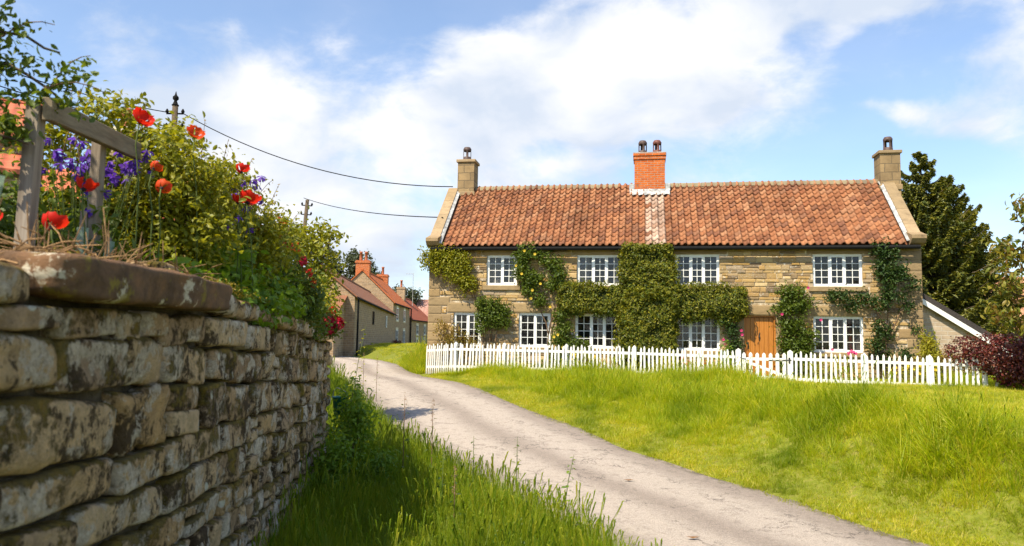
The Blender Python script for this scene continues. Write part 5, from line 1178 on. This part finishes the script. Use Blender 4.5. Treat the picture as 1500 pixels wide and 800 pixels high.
# house at the near left beyond the garden
def slope(name, parent, x0, x1, y0_, z0_, y1_, z1_, mat, th=.1): MB().add([(x0, y0_, z0_), (x1, y0_, z0_), (x1, y1_, z1_), (x0, y1_, z1_), (x0, y0_, z0_+th), (x1, y0_, z0_+th), (x1, y1_, z1_+th), (x0, y1_, z1_+th)], [(3, 2, 1, 0), (4, 5, 6, 7), (0, 1, 5, 4), (1, 2, 6, 5), (2, 3, 7, 6), (3, 0, 4, 7)]).build(name, mat, parent)
RF_LEFT = roof_wave('roof_left_tiles', (.40, .10, .05), (.50, .15, .08), .3)
lh = gable_house('red_tiled_house', 'red tiled house behind the garden, cut by the picture edge', (-11.0-8.5, 17-5.3), R(32), 10, 8.2, 5.65, 1.75, 0, M_RUB, RF_LEFT)
slope('porch_roof', lh, 2, 10.1, -1.6, 4.55, -.02, 5.2, RF_LEFT); MB().box(2.2, 9.9, -1.4, -.01, -1, 4.5).build('porch_wall', M_RUB, lh)
ch = thing('far_chimney_house', 'roof ridge with a pale capped chimney and one red clay pot above the bushes', 'house', (-18.2, 31, 0))
MB().box(-4, 4, 0, 6, -1, 6.0).build('wall', M_RUB, ch); slope('roof', ch, -4.2, 4.2, -.2, 5.9, 3, 8.6, RF_LEFT); slope('roof', ch, -4.2, 4.2, 6.2, 5.9, 3.02, 8.6, RF_LEFT)
cst = MB().box(.5, 1.9, -.9+1.2, .2+1.2, 6.5, 9.75).build('chimney', M_RUB, ch); MB().box(.35, 2.05, .15, 1.55, 9.752, 9.95).build('chimney_cap', M_CREAM, cst); MB().lathe([(.26, 0), (.22, .1), (.21, .75), (.26, .78), (.25, .95)], (1.4, .85, 9.952), 12).build('chimney_pot', M_POTRED, cst, True)
# poles and wires
def pole(label, x, y, h, name='utility_pole', finial=True):
    t = thing(name, label, 'utility pole', (x, y, 0)); MB().tube([(0, 0, -.5), (0, 0, h-.4)], [.15, .11], 8).build('mast', M_BARK, t, True)
    if finial: MB().lathe([(.12, -.45), (.14, -.42), (.10, -.38), (.05, -.25), (.11, -.18), (.11, -.1), (.04, -.02), (.01, .12)], (0, 0, h), 10).build('finial', M_GUTTER, t, True)
    for zz in (h-1.3, h-.75):
        o = MB().tube([(-.32, 0, zz), (.32, 0, zz)], .035, 5).build('crossarm', M_GUTTER, t)
        for sx_ in (-.3, .3): MB().lathe([(.05, 0), (.07, .06), (.04, .12), (.02, .16)], (sx_, 0, zz+.03), 8).build('insulator', M_GUTTER, o, True)
    return t
pole('dark utility pole with a pointed finial behind the flower bushes', -12.94, 28, 10.35); pole('leaning plain utility pole above the leafy sapling', -13.04, 45, 9.85, finial=False).rotation_euler = (0, .06, 0)
def wire(label, a, b, sag, r=.018):
    a, b = Vector(a), Vector(b); mid = a; t = thing('overhead_wire', label, 'wire', a[:]); n = 18
    MB().tube([a.lerp(b, i/n)-a-Vector((0, 0, 4*sag*(i/n)*(1-i/n))) for i in range(n+1)], r, 5).build('cable', M_GUTTER, t)
wire('overhead wire sagging from the finialed pole to the cottage chimney', (-12.6, 28, 9.6), (-2.12, 26.0, 6.55), .7)
wire('overhead wire running from the leaning pole to the cottage gable', (-12.7, 45, 9.55), (-2.3, 24.4, 5.2), .25)
wire('upper overhead wire from the finialed pole out over the garden', (-13.2, 28, 9.65), (-16.5, 20, 9.3), .25)
wire('lower overhead wire from the finialed pole out over the garden', (-13.2, 28, 9.1), (-16.5, 20, 8.75), .25)
# background trees
def leafy_tree(name, label, loc, h, blobs, n, size, mat, tr=.25, clump=8, spread=.25, **k):
    t = thing(name, label, 'tree', loc); lines = [[(0, 0, -.5), (.05*h*.2, 0, h*.35), (0, 0, h*.75)]]+[[(0, 0, h*.3), (b[0]*.6, b[1]*.6, (h*.3+b[2])*.5), (b[0], b[1], b[2])] for b in blobs[:7]]
    stems('trunk', t, lines, M_BARK, tr, 6); foliage('crown', t, blobs, n, size, mat, clump, spread, .35, **k); return t
leafy_tree('background_tree', 'tall grey-green double-crowned tree behind the street chimneys', (-21.0, 96, 0), 11, [(-2.3, 0, 10.5, 1.5, 1.5, 2.3), (-1.8, 0, 8.0, 1.9, 1.6, 2.2), (1.4, 0, 10.2, 2.0, 1.6, 1.9), (2.6, 0, 8.4, 1.9, 1.6, 2), (.4, 0, 7.5, 1.8, 1.5, 2.0), (3.4, 0, 6.5, 1.5, 1.5, 1.5), (.6, 0, 11.3, 1.2, 1, .9)], 7000, .42, G_FAR, .3, 8, .22)
leafy_tree('background_tree', 'small pale tree between the street chimneys and the aerial', (-14.5, 103, 0), 7, [(0, 0, 6.0, 1.6, 1.2, 1.6), (1.0, 0, 6.8, 1.2, 1, 1.1), (-.9, 0, 7.2, 1, 1, 1)], 1500, .4, G_FAR, .15, 8, .25)
# spruce behind the cottage corner
def spruce(label, loc, H, n_wh, Lmax, seed, az0=None):
    t = thing('spruce_tree', label, 'tree', loc); rr = random.Random(seed); MB().tube([(0, 0, -.3), (0, 0, H*.5), (0, 0, H)], [.22, .13, .02], 8).build('trunk', M_BARK, t, True)
    P = []; O = []; bl = MB()
    for w in range(n_wh):
        f = w/(n_wh-1); z = .9 + (H-.9)*f**.9; L = Lmax*(1-f)**.8*rr.uniform(.8, 1.12)+.22; nb = 9 if f < .8 else 5
        for b in range(nb):
            z = (.9+(H-.9)*f**.9)+rr.uniform(-.28, .28)*(1-f*.7); a = 2*PI*b/nb+rr.uniform(-.3, .3)+w*.7; l = L*rr.uniform(.72, 1.1); rise = .35+.45*f
            pts = []
            for i in range(7):
                u = i/6; pts.append(Vector((math.cos(a)*l*u, math.sin(a)*l*u, z + l*(.06*u-.30*u*u+(.62+.25*f)*u**3*.8))))
            bl.tube(pts, [.03*(1-u/6*.85)+.004 for u in range(7)], 4, False)
            m_ = int(50+190*l)
            for k in range(m_):
                u = rr.random()**.7; i = min(5, int(u*6)); c = pts[i].lerp(pts[i+1], u*6-i); side = rr.choice((-1, 1)); ww = .30*l*(1-u*.85)*rr.random()+.03
                d = Vector((-math.sin(a)*side*.8+math.cos(a)*.55, math.cos(a)*side*.8+math.sin(a)*.55, -.25)); q = c+d*ww+Vector((0, 0, -.35*ww-.22*rr.random()*rr.random()))
                P.append(q[:]); O.append((math.cos(a)*.3, math.sin(a)*.3, .9))
    tag(bl.build('boughs', M_BARK, t), kind='stuff'); P = np.array(P); O = np.array(O)
    V, F = leaf_arrays(P, O+rs.normal(size=P.shape)*.45, .19*(.6+.8*rs.rand(len(P))), aspect=.4, fold=.3, droop=.8); obj('crown', mesh('crown', V, F, G_SPRUCE), t)
spruce('tall dark spruce behind the cottage corner, sun on its boughs', (16.25, 29.5, .2), 8.6, 19, 3.1, 3); spruce('second spruce rising just beside the taller one over the outbuilding', (17.9, 30.6, .2), 7.9, 17, 3.0, 9)
# broad-leaved tree leaning in at the picture edge
ct = thing('cherry_tree', 'big-leaved cherry tree with drooping bronze leaves near the copper hedge', 'tree', (12.6, 15.8, .2))
CBR = [[(0, 0, 0), (-.1, 0, 1.2), (-.5, 0, 2.3), (-1.2, -.2, 3.2), (-1.9, -.3, 4.1)], [(-.1, 0, 1.2), (-.9, 0, 1.9), (-1.7, 0, 2.1), (-2.2, -.1, 2.3)], [(-.5, 0, 2.3), (-1.3, .2, 2.7), (-2.0, .2, 3.2)], [(0, 0, 1.0), (.3, .2, 2.2), (.2, .3, 3.6)], [(-.9, 0, 1.9), (-1.6, -.2, 1.6), (-2.2, -.1, 1.6)], [(-.5, 0, 2.3), (-.7, .2, 3.2), (-.9, .2, 4.2)]]
stems('trunk', ct, CBR, M_BARK, .05, 6)
foliage('crown', ct, [(-1.95, -.3, 4.0, .26, .3, .25), (-1.6, -.2, 3.55, .35, .35, .3), (-1.95, .2, 3.1, .34, .35, .3), (-1.4, .1, 2.95, .4, .4, .3), (-2.2, -.1, 2.45, .3, .35, .28), (-1.75, 0, 2.2, .35, .35, .25), (-2.3, -.1, 1.75, .3, .35, .25), (-1.9, -.1, 1.6, .35, .35, .25), (-1.3, 0, 1.9, .4, .4, .3), (-1.2, -.1, 2.4, .4, .4, .3), (-.9, .2, 4.0, .5, .5, .4), (-.4, .1, 3.2, .6, .6, .5), (.2, .3, 3.6, .7, .7, .5), (-.4, 0, 2.3, .6, .6, .5), (-1.0, 0, 3.5, .4, .4, .3)], 4600, .14, leafmat('cherry_leaf', [(.10, .13, .018), (.18, .19, .02), (.25, .21, .03), (.15, .08, .025), (.08, .10, .016)], .38), 6, .08, .3, six=True, up=.3, aspect=.42, droop=1.6)
# outbuilding gable with white bargeboard
og = thing('block_outbuilding', 'pale block outbuilding with a white bargeboard beside the cottage', 'outbuilding', (12.1, 24.0, -.25), R(-6))
MB().add([(-2, 0, -.3), (3.3, 0, -.3), (3.3, 0, 1.45), (.35, 0, 3.3), (-2, 0, 1.8), (-2, 5, -.3), (3.3, 5, -.3), (3.3, 5, 1.45), (.35, 5, 3.3), (-2, 5, 1.8)], [(0, 1, 2, 3, 4), (9, 8, 7, 6, 5), (1, 6, 7, 2), (5, 0, 4, 9)]).build('wall', M_BLOCK, og)
def bargeb(o, x0, z0_, x1, z1_): MB().add([(x0, -.16, z0_), (x1, -.16, z1_), (x1, -.16, z1_+.17), (x0, -.16, z0_+.17), (x0, -.12, z0_), (x1, -.12, z1_), (x1, -.12, z1_+.17), (x0, -.12, z0_+.17)], [(0, 1, 2, 3), (7, 6, 5, 4), (0, 4, 5, 1), (3, 2, 6, 7), (1, 5, 6, 2), (0, 3, 7, 4)]).build('bargeboard', M_WHITE, o)
bargeb(og, .35, 3.2, 3.6, 1.14)
RF_DARK = plain('dark_felt_roof', (.05, .042, .04), .85, .2, .3, 20)
MB().add([(.35, -.14, 3.36), (3.65, -.14, 1.30), (3.65, 5.1, 1.30), (.35, 5.1, 3.36), (.35, -.14, 3.56), (3.65, -.14, 1.50), (3.65, 5.1, 1.50), (.35, 5.1, 3.56)], [(3, 2, 1, 0), (4, 5, 6, 7), (0, 1, 5, 4), (1, 2, 6, 5), (2, 3, 7, 6), (3, 0, 4, 7)]).build('roof', RF_DARK, og)
MB().add([(.35, -.14, 3.36), (.35, 5.1, 3.36), (-2.3, 5.1, 1.7), (-2.3, -.14, 1.7), (.35, -.14, 3.56), (.35, 5.1, 3.56), (-2.3, 5.1, 1.9), (-2.3, -.14, 1.9)], [(3, 2, 1, 0), (4, 5, 6, 7), (0, 1, 5, 4), (1, 2, 6, 5), (2, 3, 7, 6), (3, 0, 4, 7)]).build('roof', RF_DARK, og)
rb = gable_house('pantiled_barn', 'low pantiled barn with ochre wall behind the copper hedge', (15.8, 32.5), R(-5), 14, 6, 2.0, 2.3, 0, rubble_mat('ochre_rubble', (.36, .26, .13), (.28, .2, .1), (.35, .28, .18)), roof_wave('roof_barn_tiles', (.34, .15, .08), (.46, .24, .14), .24), cat='barn')
for x in (2.9, 5.4): cwin(rb, x, x+.9, .7, 1.6, M_WHITE)
#PART6
# ------------------------------------------------------------------ grass: tufts set out on the ground
def blade(m_, base, d, h, w, bend):
    V = []; side = Vector((-d.y, d.x, 0)).normalized()*w/2
    for i in range(4):
        u = i/3; p = Vector(base)+Vector((0, 0, h*(u-.12*bend*u*u)))+d*(h*bend*u*u)
        if i < 3: V += [p-side*(1-u*.75), p+side*(1-u*.75)]
        else: V.append(p)
    m_.add(V, [(0, 1, 3, 2), (2, 3, 5, 4), (4, 5, 6)])
def tuft(name, nb, h, w, spread, mat, seed, bend=(.15, .7), seedheads=0):
    rr = random.Random(seed); m_ = MB()
    for i in range(nb):
        a = rr.uniform(0, 2*PI); r_ = spread*rr.random()**.5; b = (math.cos(a)*r_, math.sin(a)*r_, -.02); a2 = a+rr.gauss(0, .9)
        blade(m_, b, Vector((math.cos(a2), math.sin(a2), 0)), h*rr.uniform(.55, 1.1), w*rr.uniform(.7, 1.2), rr.uniform(*bend))
    for i in range(seedheads):
        a = rr.uniform(0, 2*PI); d = Vector((math.cos(a), math.sin(a), 0)); hh = h*rr.uniform(1.1, 1.45); p = [Vector((0, 0, 0)), Vector((0, 0, hh*.6))+d*.03, Vector((0, 0, hh))+d*hh*.16]
        m_.tube(p, [.0022, .002, .0012], 3, False); m_.tube([p[2]-Vector((0, 0, hh*.16))-d*hh*.03, p[2], p[2]+d*.01+Vector((0, 0, .01))], [.0015, .006, .001], 4, False)
    me = m_.mesh(name, mat); o = bpy.data.objects.new(name, me); return o
def grassmat(name, cols, trans=.5, patch=((.50, .62, .5), (1, 1, 1), (1.25, 1.1, 1.3))):
    m = MT(name, .5, .3); c = m.ramp(m.rand(), [(i/(len(cols)-1), cc) for i, cc in enumerate(cols)])
    oi = m.N('ShaderNodeObjectInfo'); n = m.noise(oi.outputs['Location'], 1.1, 5, .65)      # drier patches, and darker ones painted in for shade between clumps
    c = m.mix(1.0, c, m.ramp(n, [(.34, patch[0]), (.5, patch[1]), (.68, patch[2])]), 'MULTIPLY')
    m.color(c); return m.translucent(m.mix(1.0, c, (1.8, 1.7, .8), 'MULTIPLY'), trans).m
GR_V = grassmat('verge_grass', [(.13, .205, .007), (.18, .26, .008), (.24, .30, .010), (.31, .33, .025)])
GR_B = grassmat('bank_grass', [(.17, .25, .004), (.26, .34, .005), (.35, .40, .006), (.50, .45, .05)])
GR_M = grassmat('mown_grass', [(.26, .32, .006), (.34, .38, .008), (.42, .41, .03), (.52, .45, .12)])
def scatter(name, label, pts, rotz, scl, variants, tilt=.18):
    me = bpy.data.meshes.new(name); me.from_pydata(pts.tolist(), [], []); n = len(pts)
    rot = np.stack([rs.normal(0, tilt, n), rs.normal(0, tilt, n), rotz], 1)
    a = me.attributes.new('rot', 'FLOAT_VECTOR', 'POINT'); a.data.foreach_set('vector', rot.astype(np.float32).ravel())
    a = me.attributes.new('scl', 'FLOAT_VECTOR', 'POINT'); a.data.foreach_set('vector', scl.astype(np.float32).ravel())
    a = me.attributes.new('idx', 'INT', 'POINT'); a.data.foreach_set('value', rs.randint(0, len(variants), n).astype(np.int32))
    o = obj(name, me); tag(o, label, 'grass', kind='stuff')
    ng = bpy.data.node_groups.new(name, 'GeometryNodeTree'); ng.interface.new_socket('Geometry', in_out='INPUT', socket_type='NodeSocketGeometry'); ng.interface.new_socket('Geometry', in_out='OUTPUT', socket_type='NodeSocketGeometry')
    N = ng.nodes.new; L = ng.links.new; gi = N('NodeGroupInput'); go = N('NodeGroupOutput'); ip = N('GeometryNodeInstanceOnPoints'); jn = N('GeometryNodeJoinGeometry')
    for v in variants:
        oi = N('GeometryNodeObjectInfo'); oi.inputs['Object'].default_value = v; oi.inputs['As Instance'].default_value = True; L(oi.outputs['Geometry'], jn.inputs[0])
    L(jn.outputs[0], ip.inputs['Instance']); L(gi.outputs[0], ip.inputs['Points']); ip.inputs['Pick Instance'].default_value = True
    def na(nm, ty):
        q = N('GeometryNodeInputNamedAttribute'); q.data_type = ty; q.inputs[0].default_value = nm; return q.outputs[0]
    L(na('idx', 'INT'), ip.inputs['Instance Index']); e = N('FunctionNodeEulerToRotation'); L(na('rot', 'FLOAT_VECTOR'), e.inputs[0]); L(e.outputs[0], ip.inputs['Rotation']); L(na('scl', 'FLOAT_VECTOR'), ip.inputs['Scale'])
    L(ip.outputs[0], go.inputs[0]); md = o.modifiers.new('scatter', 'NODES'); md.node_group = ng; return o
def sample(x0, x1, y0, y1, n, keep):
    X = rs.uniform(x0, x1, n); Y = rs.uniform(y0, y1, n); s = road_s(X, Y); k = rs.rand(n) < keep(X, Y, s); X, Y, s = X[k], Y[k], s[k]; return X, Y, s, height(X, Y, s)
def lay(name, label, smp, hs, variants, tilt=.18):
    X, Y, s, Z = smp; n = len(X); h = hs(X, Y, s)*rs.uniform(.75, 1.2, n); w = np.clip(h, .55, 1.3)
    return scatter(name, label, np.stack([X, Y, Z-.01], 1), rs.uniform(0, 2*PI, n), np.stack([w, w, h], 1), variants, tilt)
wallx = lambda X, Y: (X-W0.x)*WN.x + (Y-W0.y)*WN.y      # distance out from the wall face
infront = lambda X, Y: (Y > 2.2) & (np.abs(X) < .85*Y+1.2)
TV = [tuft('verge_tuft', 34, .40, .0048, .075, GR_V, i, (.15, .75), 2 if i % 2 else 0) for i in range(6)]
TB = [tuft('bank_tuft', 24, .30, .009, .08, GR_B, 20+i, (.2, .9), 1 if i % 3 == 0 else 0) for i in range(6)]
TM = [tuft('lawn_tuft', 20, .08, .008, .08, GR_M, 40+i, (.3, 1.1)) for i in range(5)]
HW = WID/2
smp = sample(-7, 2.5, 2.2, 32, 80000, lambda X, Y, s: ((-s > HW-.05) & ((wallx(X, Y) > -.02) | (Y > 9.1)) & (-s < HW+3.5) & infront(X, Y))*np.clip(1.35-Y/24, .4, 1)*sm(HW-.1, HW+.25, -s))
lay('verge_grass', 'long dark green grass on the verge between wall and lane', smp, lambda X, Y, s: (.5+.45*sm(HW, HW+.7, -s))*(.9+.5*vnoise(X, Y, .6))*(1+.25*sm(11, 15, Y)), TV)
def fence_side(X, Y):  # distance in front of the fence line (positive towards the lane)
    return -((X-FA.x)*(-fd.y)+(Y-FA.y)*fd.x)
crest = lambda X, Y, s: s-HW-.55
smp = sample(-4, 16, 5, 26, 95000, lambda X, Y, s: ((s > HW+.75) & ((X < 5.5+1.0*vnoise(X, Y, 1.2)) | (s < HW+1.5)) & (fence_side(X, Y) > .05) & infront(X, Y))*(.8+.7*vnoise(X, Y, .9))*np.clip(1.3-Y/30, .4, 1))
lay('bank_grass', 'tall sunlit yellow-green grass on the bank below the picket fence', smp, lambda X, Y, s: (.35+.7*sm(HW+.7, HW+1.6, s))*(1+1.5*vnoise(X, Y, .7)), TB, .28)
TC = [tuft('clump_tuft', 70, .40, .008, .13, GR_B, 60+i, (.3, 1.25), 2) for i in range(4)]
smp = sample(-3, 14, 6, 23, 4200, lambda X, Y, s: ((s > HW+.9) & ((X < 5.4) | (s < HW+1.6)) & (fence_side(X, Y) > .3) & infront(X, Y))*(.25+1.2*vnoise(X+9, Y, .8)))
lay('bank_clumps', 'coarse drooping grass clumps standing out on the sunlit bank', smp, lambda X, Y, s: .85+.8*vnoise(X, Y, .5), TC, .25)
smp = sample(-4, 16, 4, 30, 230000, lambda X, Y, s: ((s > HW-.16+.3*vnoise(X, Y, .5)) & (fence_side(X, Y) > -.1) & infront(X, Y))*sm(HW-.25, HW+.1, s)*np.where((s < HW+.9) | (X > 5.0), 1, .45)*np.clip(1.2-Y/40, .4, 1))
lay('mown_grass', 'short mown grass along the lane edge and in front of the fence', smp, lambda X, Y, s: 1.0+.5*vnoise(X, Y, .5), TM, .3)
smp = sample(-4, 15, 16.5, 26, 16000, lambda X, Y, s: ((s > HW+.3) & (fence_side(X, Y) < 0.05) & (fence_side(X, Y) > -3.2))*.6)
lay('garden_grass', 'low grass and ground cover in the garden behind the pickets', smp, lambda X, Y, s: 1.2+0*X, TM, .3)
smp = sample(-7, -1.3, 20.5, 34, 14000, lambda X, Y, s: ((s > HW+.02) & (s < HW+1.9+.4*vnoise(X, Y, .5)) & (Y > 22.6) & ((X < -2.68-.5*(24.0-Y)) | (Y > 29)))*np.where(Y < 28, 1, .4))
lay('corner_grass', 'tall yellow-green grass clump at the lane corner beside the fence return', smp, lambda X, Y, s: (1.1+1.0*sm(HW, HW+.5, s))*(1+.5*vnoise(X, Y, .8)), TB, .15)
# long fringe at the foot of the pickets
d = np.concatenate([rs.uniform(0, FL, 1100), rs.uniform(-.6, 2.2, 260)]); kk = rs.rand(len(d)) < (.4+.9*vnoise(d, d*0, 1.1)+.5*(d < 2)); d = d[kk]; X = FA.x+fd.x*d+rs.normal(0, .05, len(d))+.02; Y = FA.y+fd.y*d-.10+rs.normal(0, .05, len(d))
lay('fence_fringe', 'uncut grass fringe growing through the foot of the picket fence', (X, Y, road_s(X, Y), height(X, Y)), lambda X, Y, s: .68+.5*vnoise(X, Y, .6), TB)
smp = sample(-26, -3, 30, 62, 16000, lambda X, Y, s: (np.abs(s) > HW)*np.where(s > 0, 1, .35)*((X < -4) | (Y > 33)))
lay('far_verge_grass', 'short green grass in front of the far stone barn', smp, lambda X, Y, s: 1.6+0*X, TM)
smp = sample(11, 17, 12, 20, 3500, lambda X, Y, s: ((fence_side(X, Y) < .6)*.5*(X < 16)*(X > 11.2)))
lay('hedge_foot_grass', 'long uncut grass at the foot of the copper beech hedge', smp, lambda X, Y, s: 1.2+.6*vnoise(X, Y, .6), TB)
# ------------------------------------------------------------------ weeds in the verge
def weed(label, x, y, h, n, size, mat, spike=False, name='weed', lean=(0, 0), whorl=.07):
    t = thing(name, label, 'weed', (x, y, hz(x, y)-.02)); pts = [Vector((lean[0]*u*u, lean[1]*u*u, h*u)) for u in (0, .35, .7, 1)]
    MB().tube(pts, [.006, .005, .004, .002], 5).build('stem', M_TWIG if spike else M_GREENSTEM, t, True)
    P = []; O = []
    for i in range(n):
        u = .15+.85*(i/n); c = Vector((lean[0]*u*u, lean[1]*u*u, h*u)); a = i*2.4; r_ = whorl*(1.15-u)*1.0+.012
        P.append((c.x+math.cos(a)*r_, c.y+math.sin(a)*r_, c.z)); O.append((math.cos(a)*.3, math.sin(a)*.3, 1))
    P = np.array(P); O = np.array(O); V, F = leaf_arrays(P, O+rs.normal(size=P.shape)*.25, size*(1.2-.6*np.linspace(0, 1, n)), six=True, aspect=.6); obj('leaves', mesh('leaves', V, F, mat), t)
    if spike:
        Q = np.array([(lean[0]+random.gauss(0, .012), lean[1]+random.gauss(0, .012), h*random.uniform(.72, 1.05)) for _ in range(60)]); V, F = leaf_arrays(Q, rs.normal(size=Q.shape), .016*np.ones(60)); tag(obj('seed_spike', mesh('seed_spike', V, F, M_SPIKE), t), kind='stuff')
    return t
M_SPIKE = leafmat('dock_seed', [(.28, .17, .09), (.20, .12, .06), (.34, .24, .14)], .2)
weed('broad nettle standing tallest at the lane edge, its top leaning over the tarmac', .52, 7.3, .80, 26, .075, G_BRIGHT, lean=(.1, 0), whorl=.06)
weed('dark nettle spike with drooping leaves beside the leaning nettle', .08, 7.6, .85, 26, .06, G_MID, whorl=.05)
weed('thin nettle in the shade a little nearer the wall than the spike', -.35, 7.5, .8, 22, .06, G_MID, whorl=.05)
weed('nettle half sunk in the grass in the middle of the verge', -.62, 7.2, .7, 20, .06, G_DARK, whorl=.05)
weed('brown dock seed spike, the taller of two in the verge', -1.15, 8.3, 1.1, 10, .07, G_MID, True, 'dock')
weed('brown dock seed spike, the shorter one nearer the lane', -.85, 8.4, 1.0, 10, .07, G_MID, True, 'dock')
weed('wiry dark weed with bare stem rising from the shaded grass', -.45, 6.4, .7, 12, .05, G_DARK, True, 'dock')
weed('seeding grass-like weed at the verge tip where the lane bends', -2.75, 15.6, .95, 16, .06, G_MID, True, 'dock')
weed('pale hogweed stem beyond the verge tip against the tarmac', -3.3, 17.0, .9, 14, .07, G_YEL, True, 'dock')
weed('arching pale green mullein shoot by the wall end', -2.15, 10.2, 1.75, 26, .09, G_LIME, False, 'mullein', (.18, 0), .07)
for i, (x, y, h, lb) in enumerate([(-1.78, 7.6, .85, 'fresh green leafy weed thicket against the wall end, nearest clump'), (-1.7, 8.3, 1.15, 'fresh green leafy weed thicket against the wall end, tallest clump'), (-1.95, 9.1, 1.2, 'fresh green leafy weed thicket just past the wall end'), (-1.4, 8.0, .6, 'low leafy weed clump on the lane side of the thicket')]):
    bush('weed_thicket', lb, 'weed', (x, y, hz(x, y)-.02), [(0, 0, h*.35, .24, .26, h*.35), (.05, .05, h*.7, .2, .2, h*.3)], 1500, .06, G_BRIGHT, clump=8, spread=.045, shell=.2, six=True, aspect=.4)
bk = thing('hanging_bucket', 'teal green plastic bucket hung on the far end of the wall above the weeds', 'bucket', (-2.06, 9.24, .34)); MB().lathe([(.075, 0), (.10, .20), (.108, .202), (.108, .215), (.095, .21), (.07, .02)], (0, 0, 0), 18).build('pail', plain('teal_plastic', (.01, .16, .12), .4, .5, .1), bk, True)
MB().tube([(-.10, 0, .2), (-.08, -.04, .28), (-.03, -.08, .33), (.06, -.04, .28), (.10, 0, .2)], .005, 5).build('handle', M_LEAD, bk)
# yellow moss cushions on the coping
ms = tag(obj('coping_moss', None or mesh('coping_moss', *(lambda P: leaf_arrays(P, rs.normal(size=P.shape)*.6+np.array([0, 0, 1.]), .012*(.6+.9*rs.rand(len(P)))))(MP := np.concatenate([np.array([(W0+WD*t_-WN*y_)[:2]+(z_,) if False else (*(W0+WD*t_-WN*y_)[:2], z_)]) + np.clip(rs.normal(size=(260, 3)), -2, 2)*np.array([.05, .09, .012]) for t_, y_, z_ in [(3.35, .03, 1.55), (3.85, .0, 1.56), (4.2, .02, 1.57), (4.6, .06, 1.565), (5.0, .05, 1.545), (5.35, .06, 1.53), (5.8, .05, 1.51), (6.2, .03, 1.48), (6.6, .02, 1.45), (7.0, .0, 1.41), (7.4, .0, 1.38), (2.6, .05, 1.53)]])), leafmat('moss', [(.20, .15, .012), (.30, .21, .015), (.14, .12, .012)], .2))), 'yellow moss cushions along the coping of the near wall', 'moss', kind='stuff')
# small bits on the lane
for (x, y, lb) in [(1.75, 7.3, 'dead brown leaf lying on the near lane'), (1.5, 9.6, 'scrap of dark twig on the tarmac mid lane')]:
    t = obj('fallen_leaf', MB().add([(-.06, 0, .01), (0, -.025, .0), (.07, 0, .012), (0, .028, .004)], [(0, 1, 2, 3)]).mesh('fallen_leaf', plain('fallen_leaf_'+lb[:4].strip(), (.16, .08, .03), .9, .1)), None, (x, y, float(zroad(y))+.045)); tag(t, lb, 'leaf')
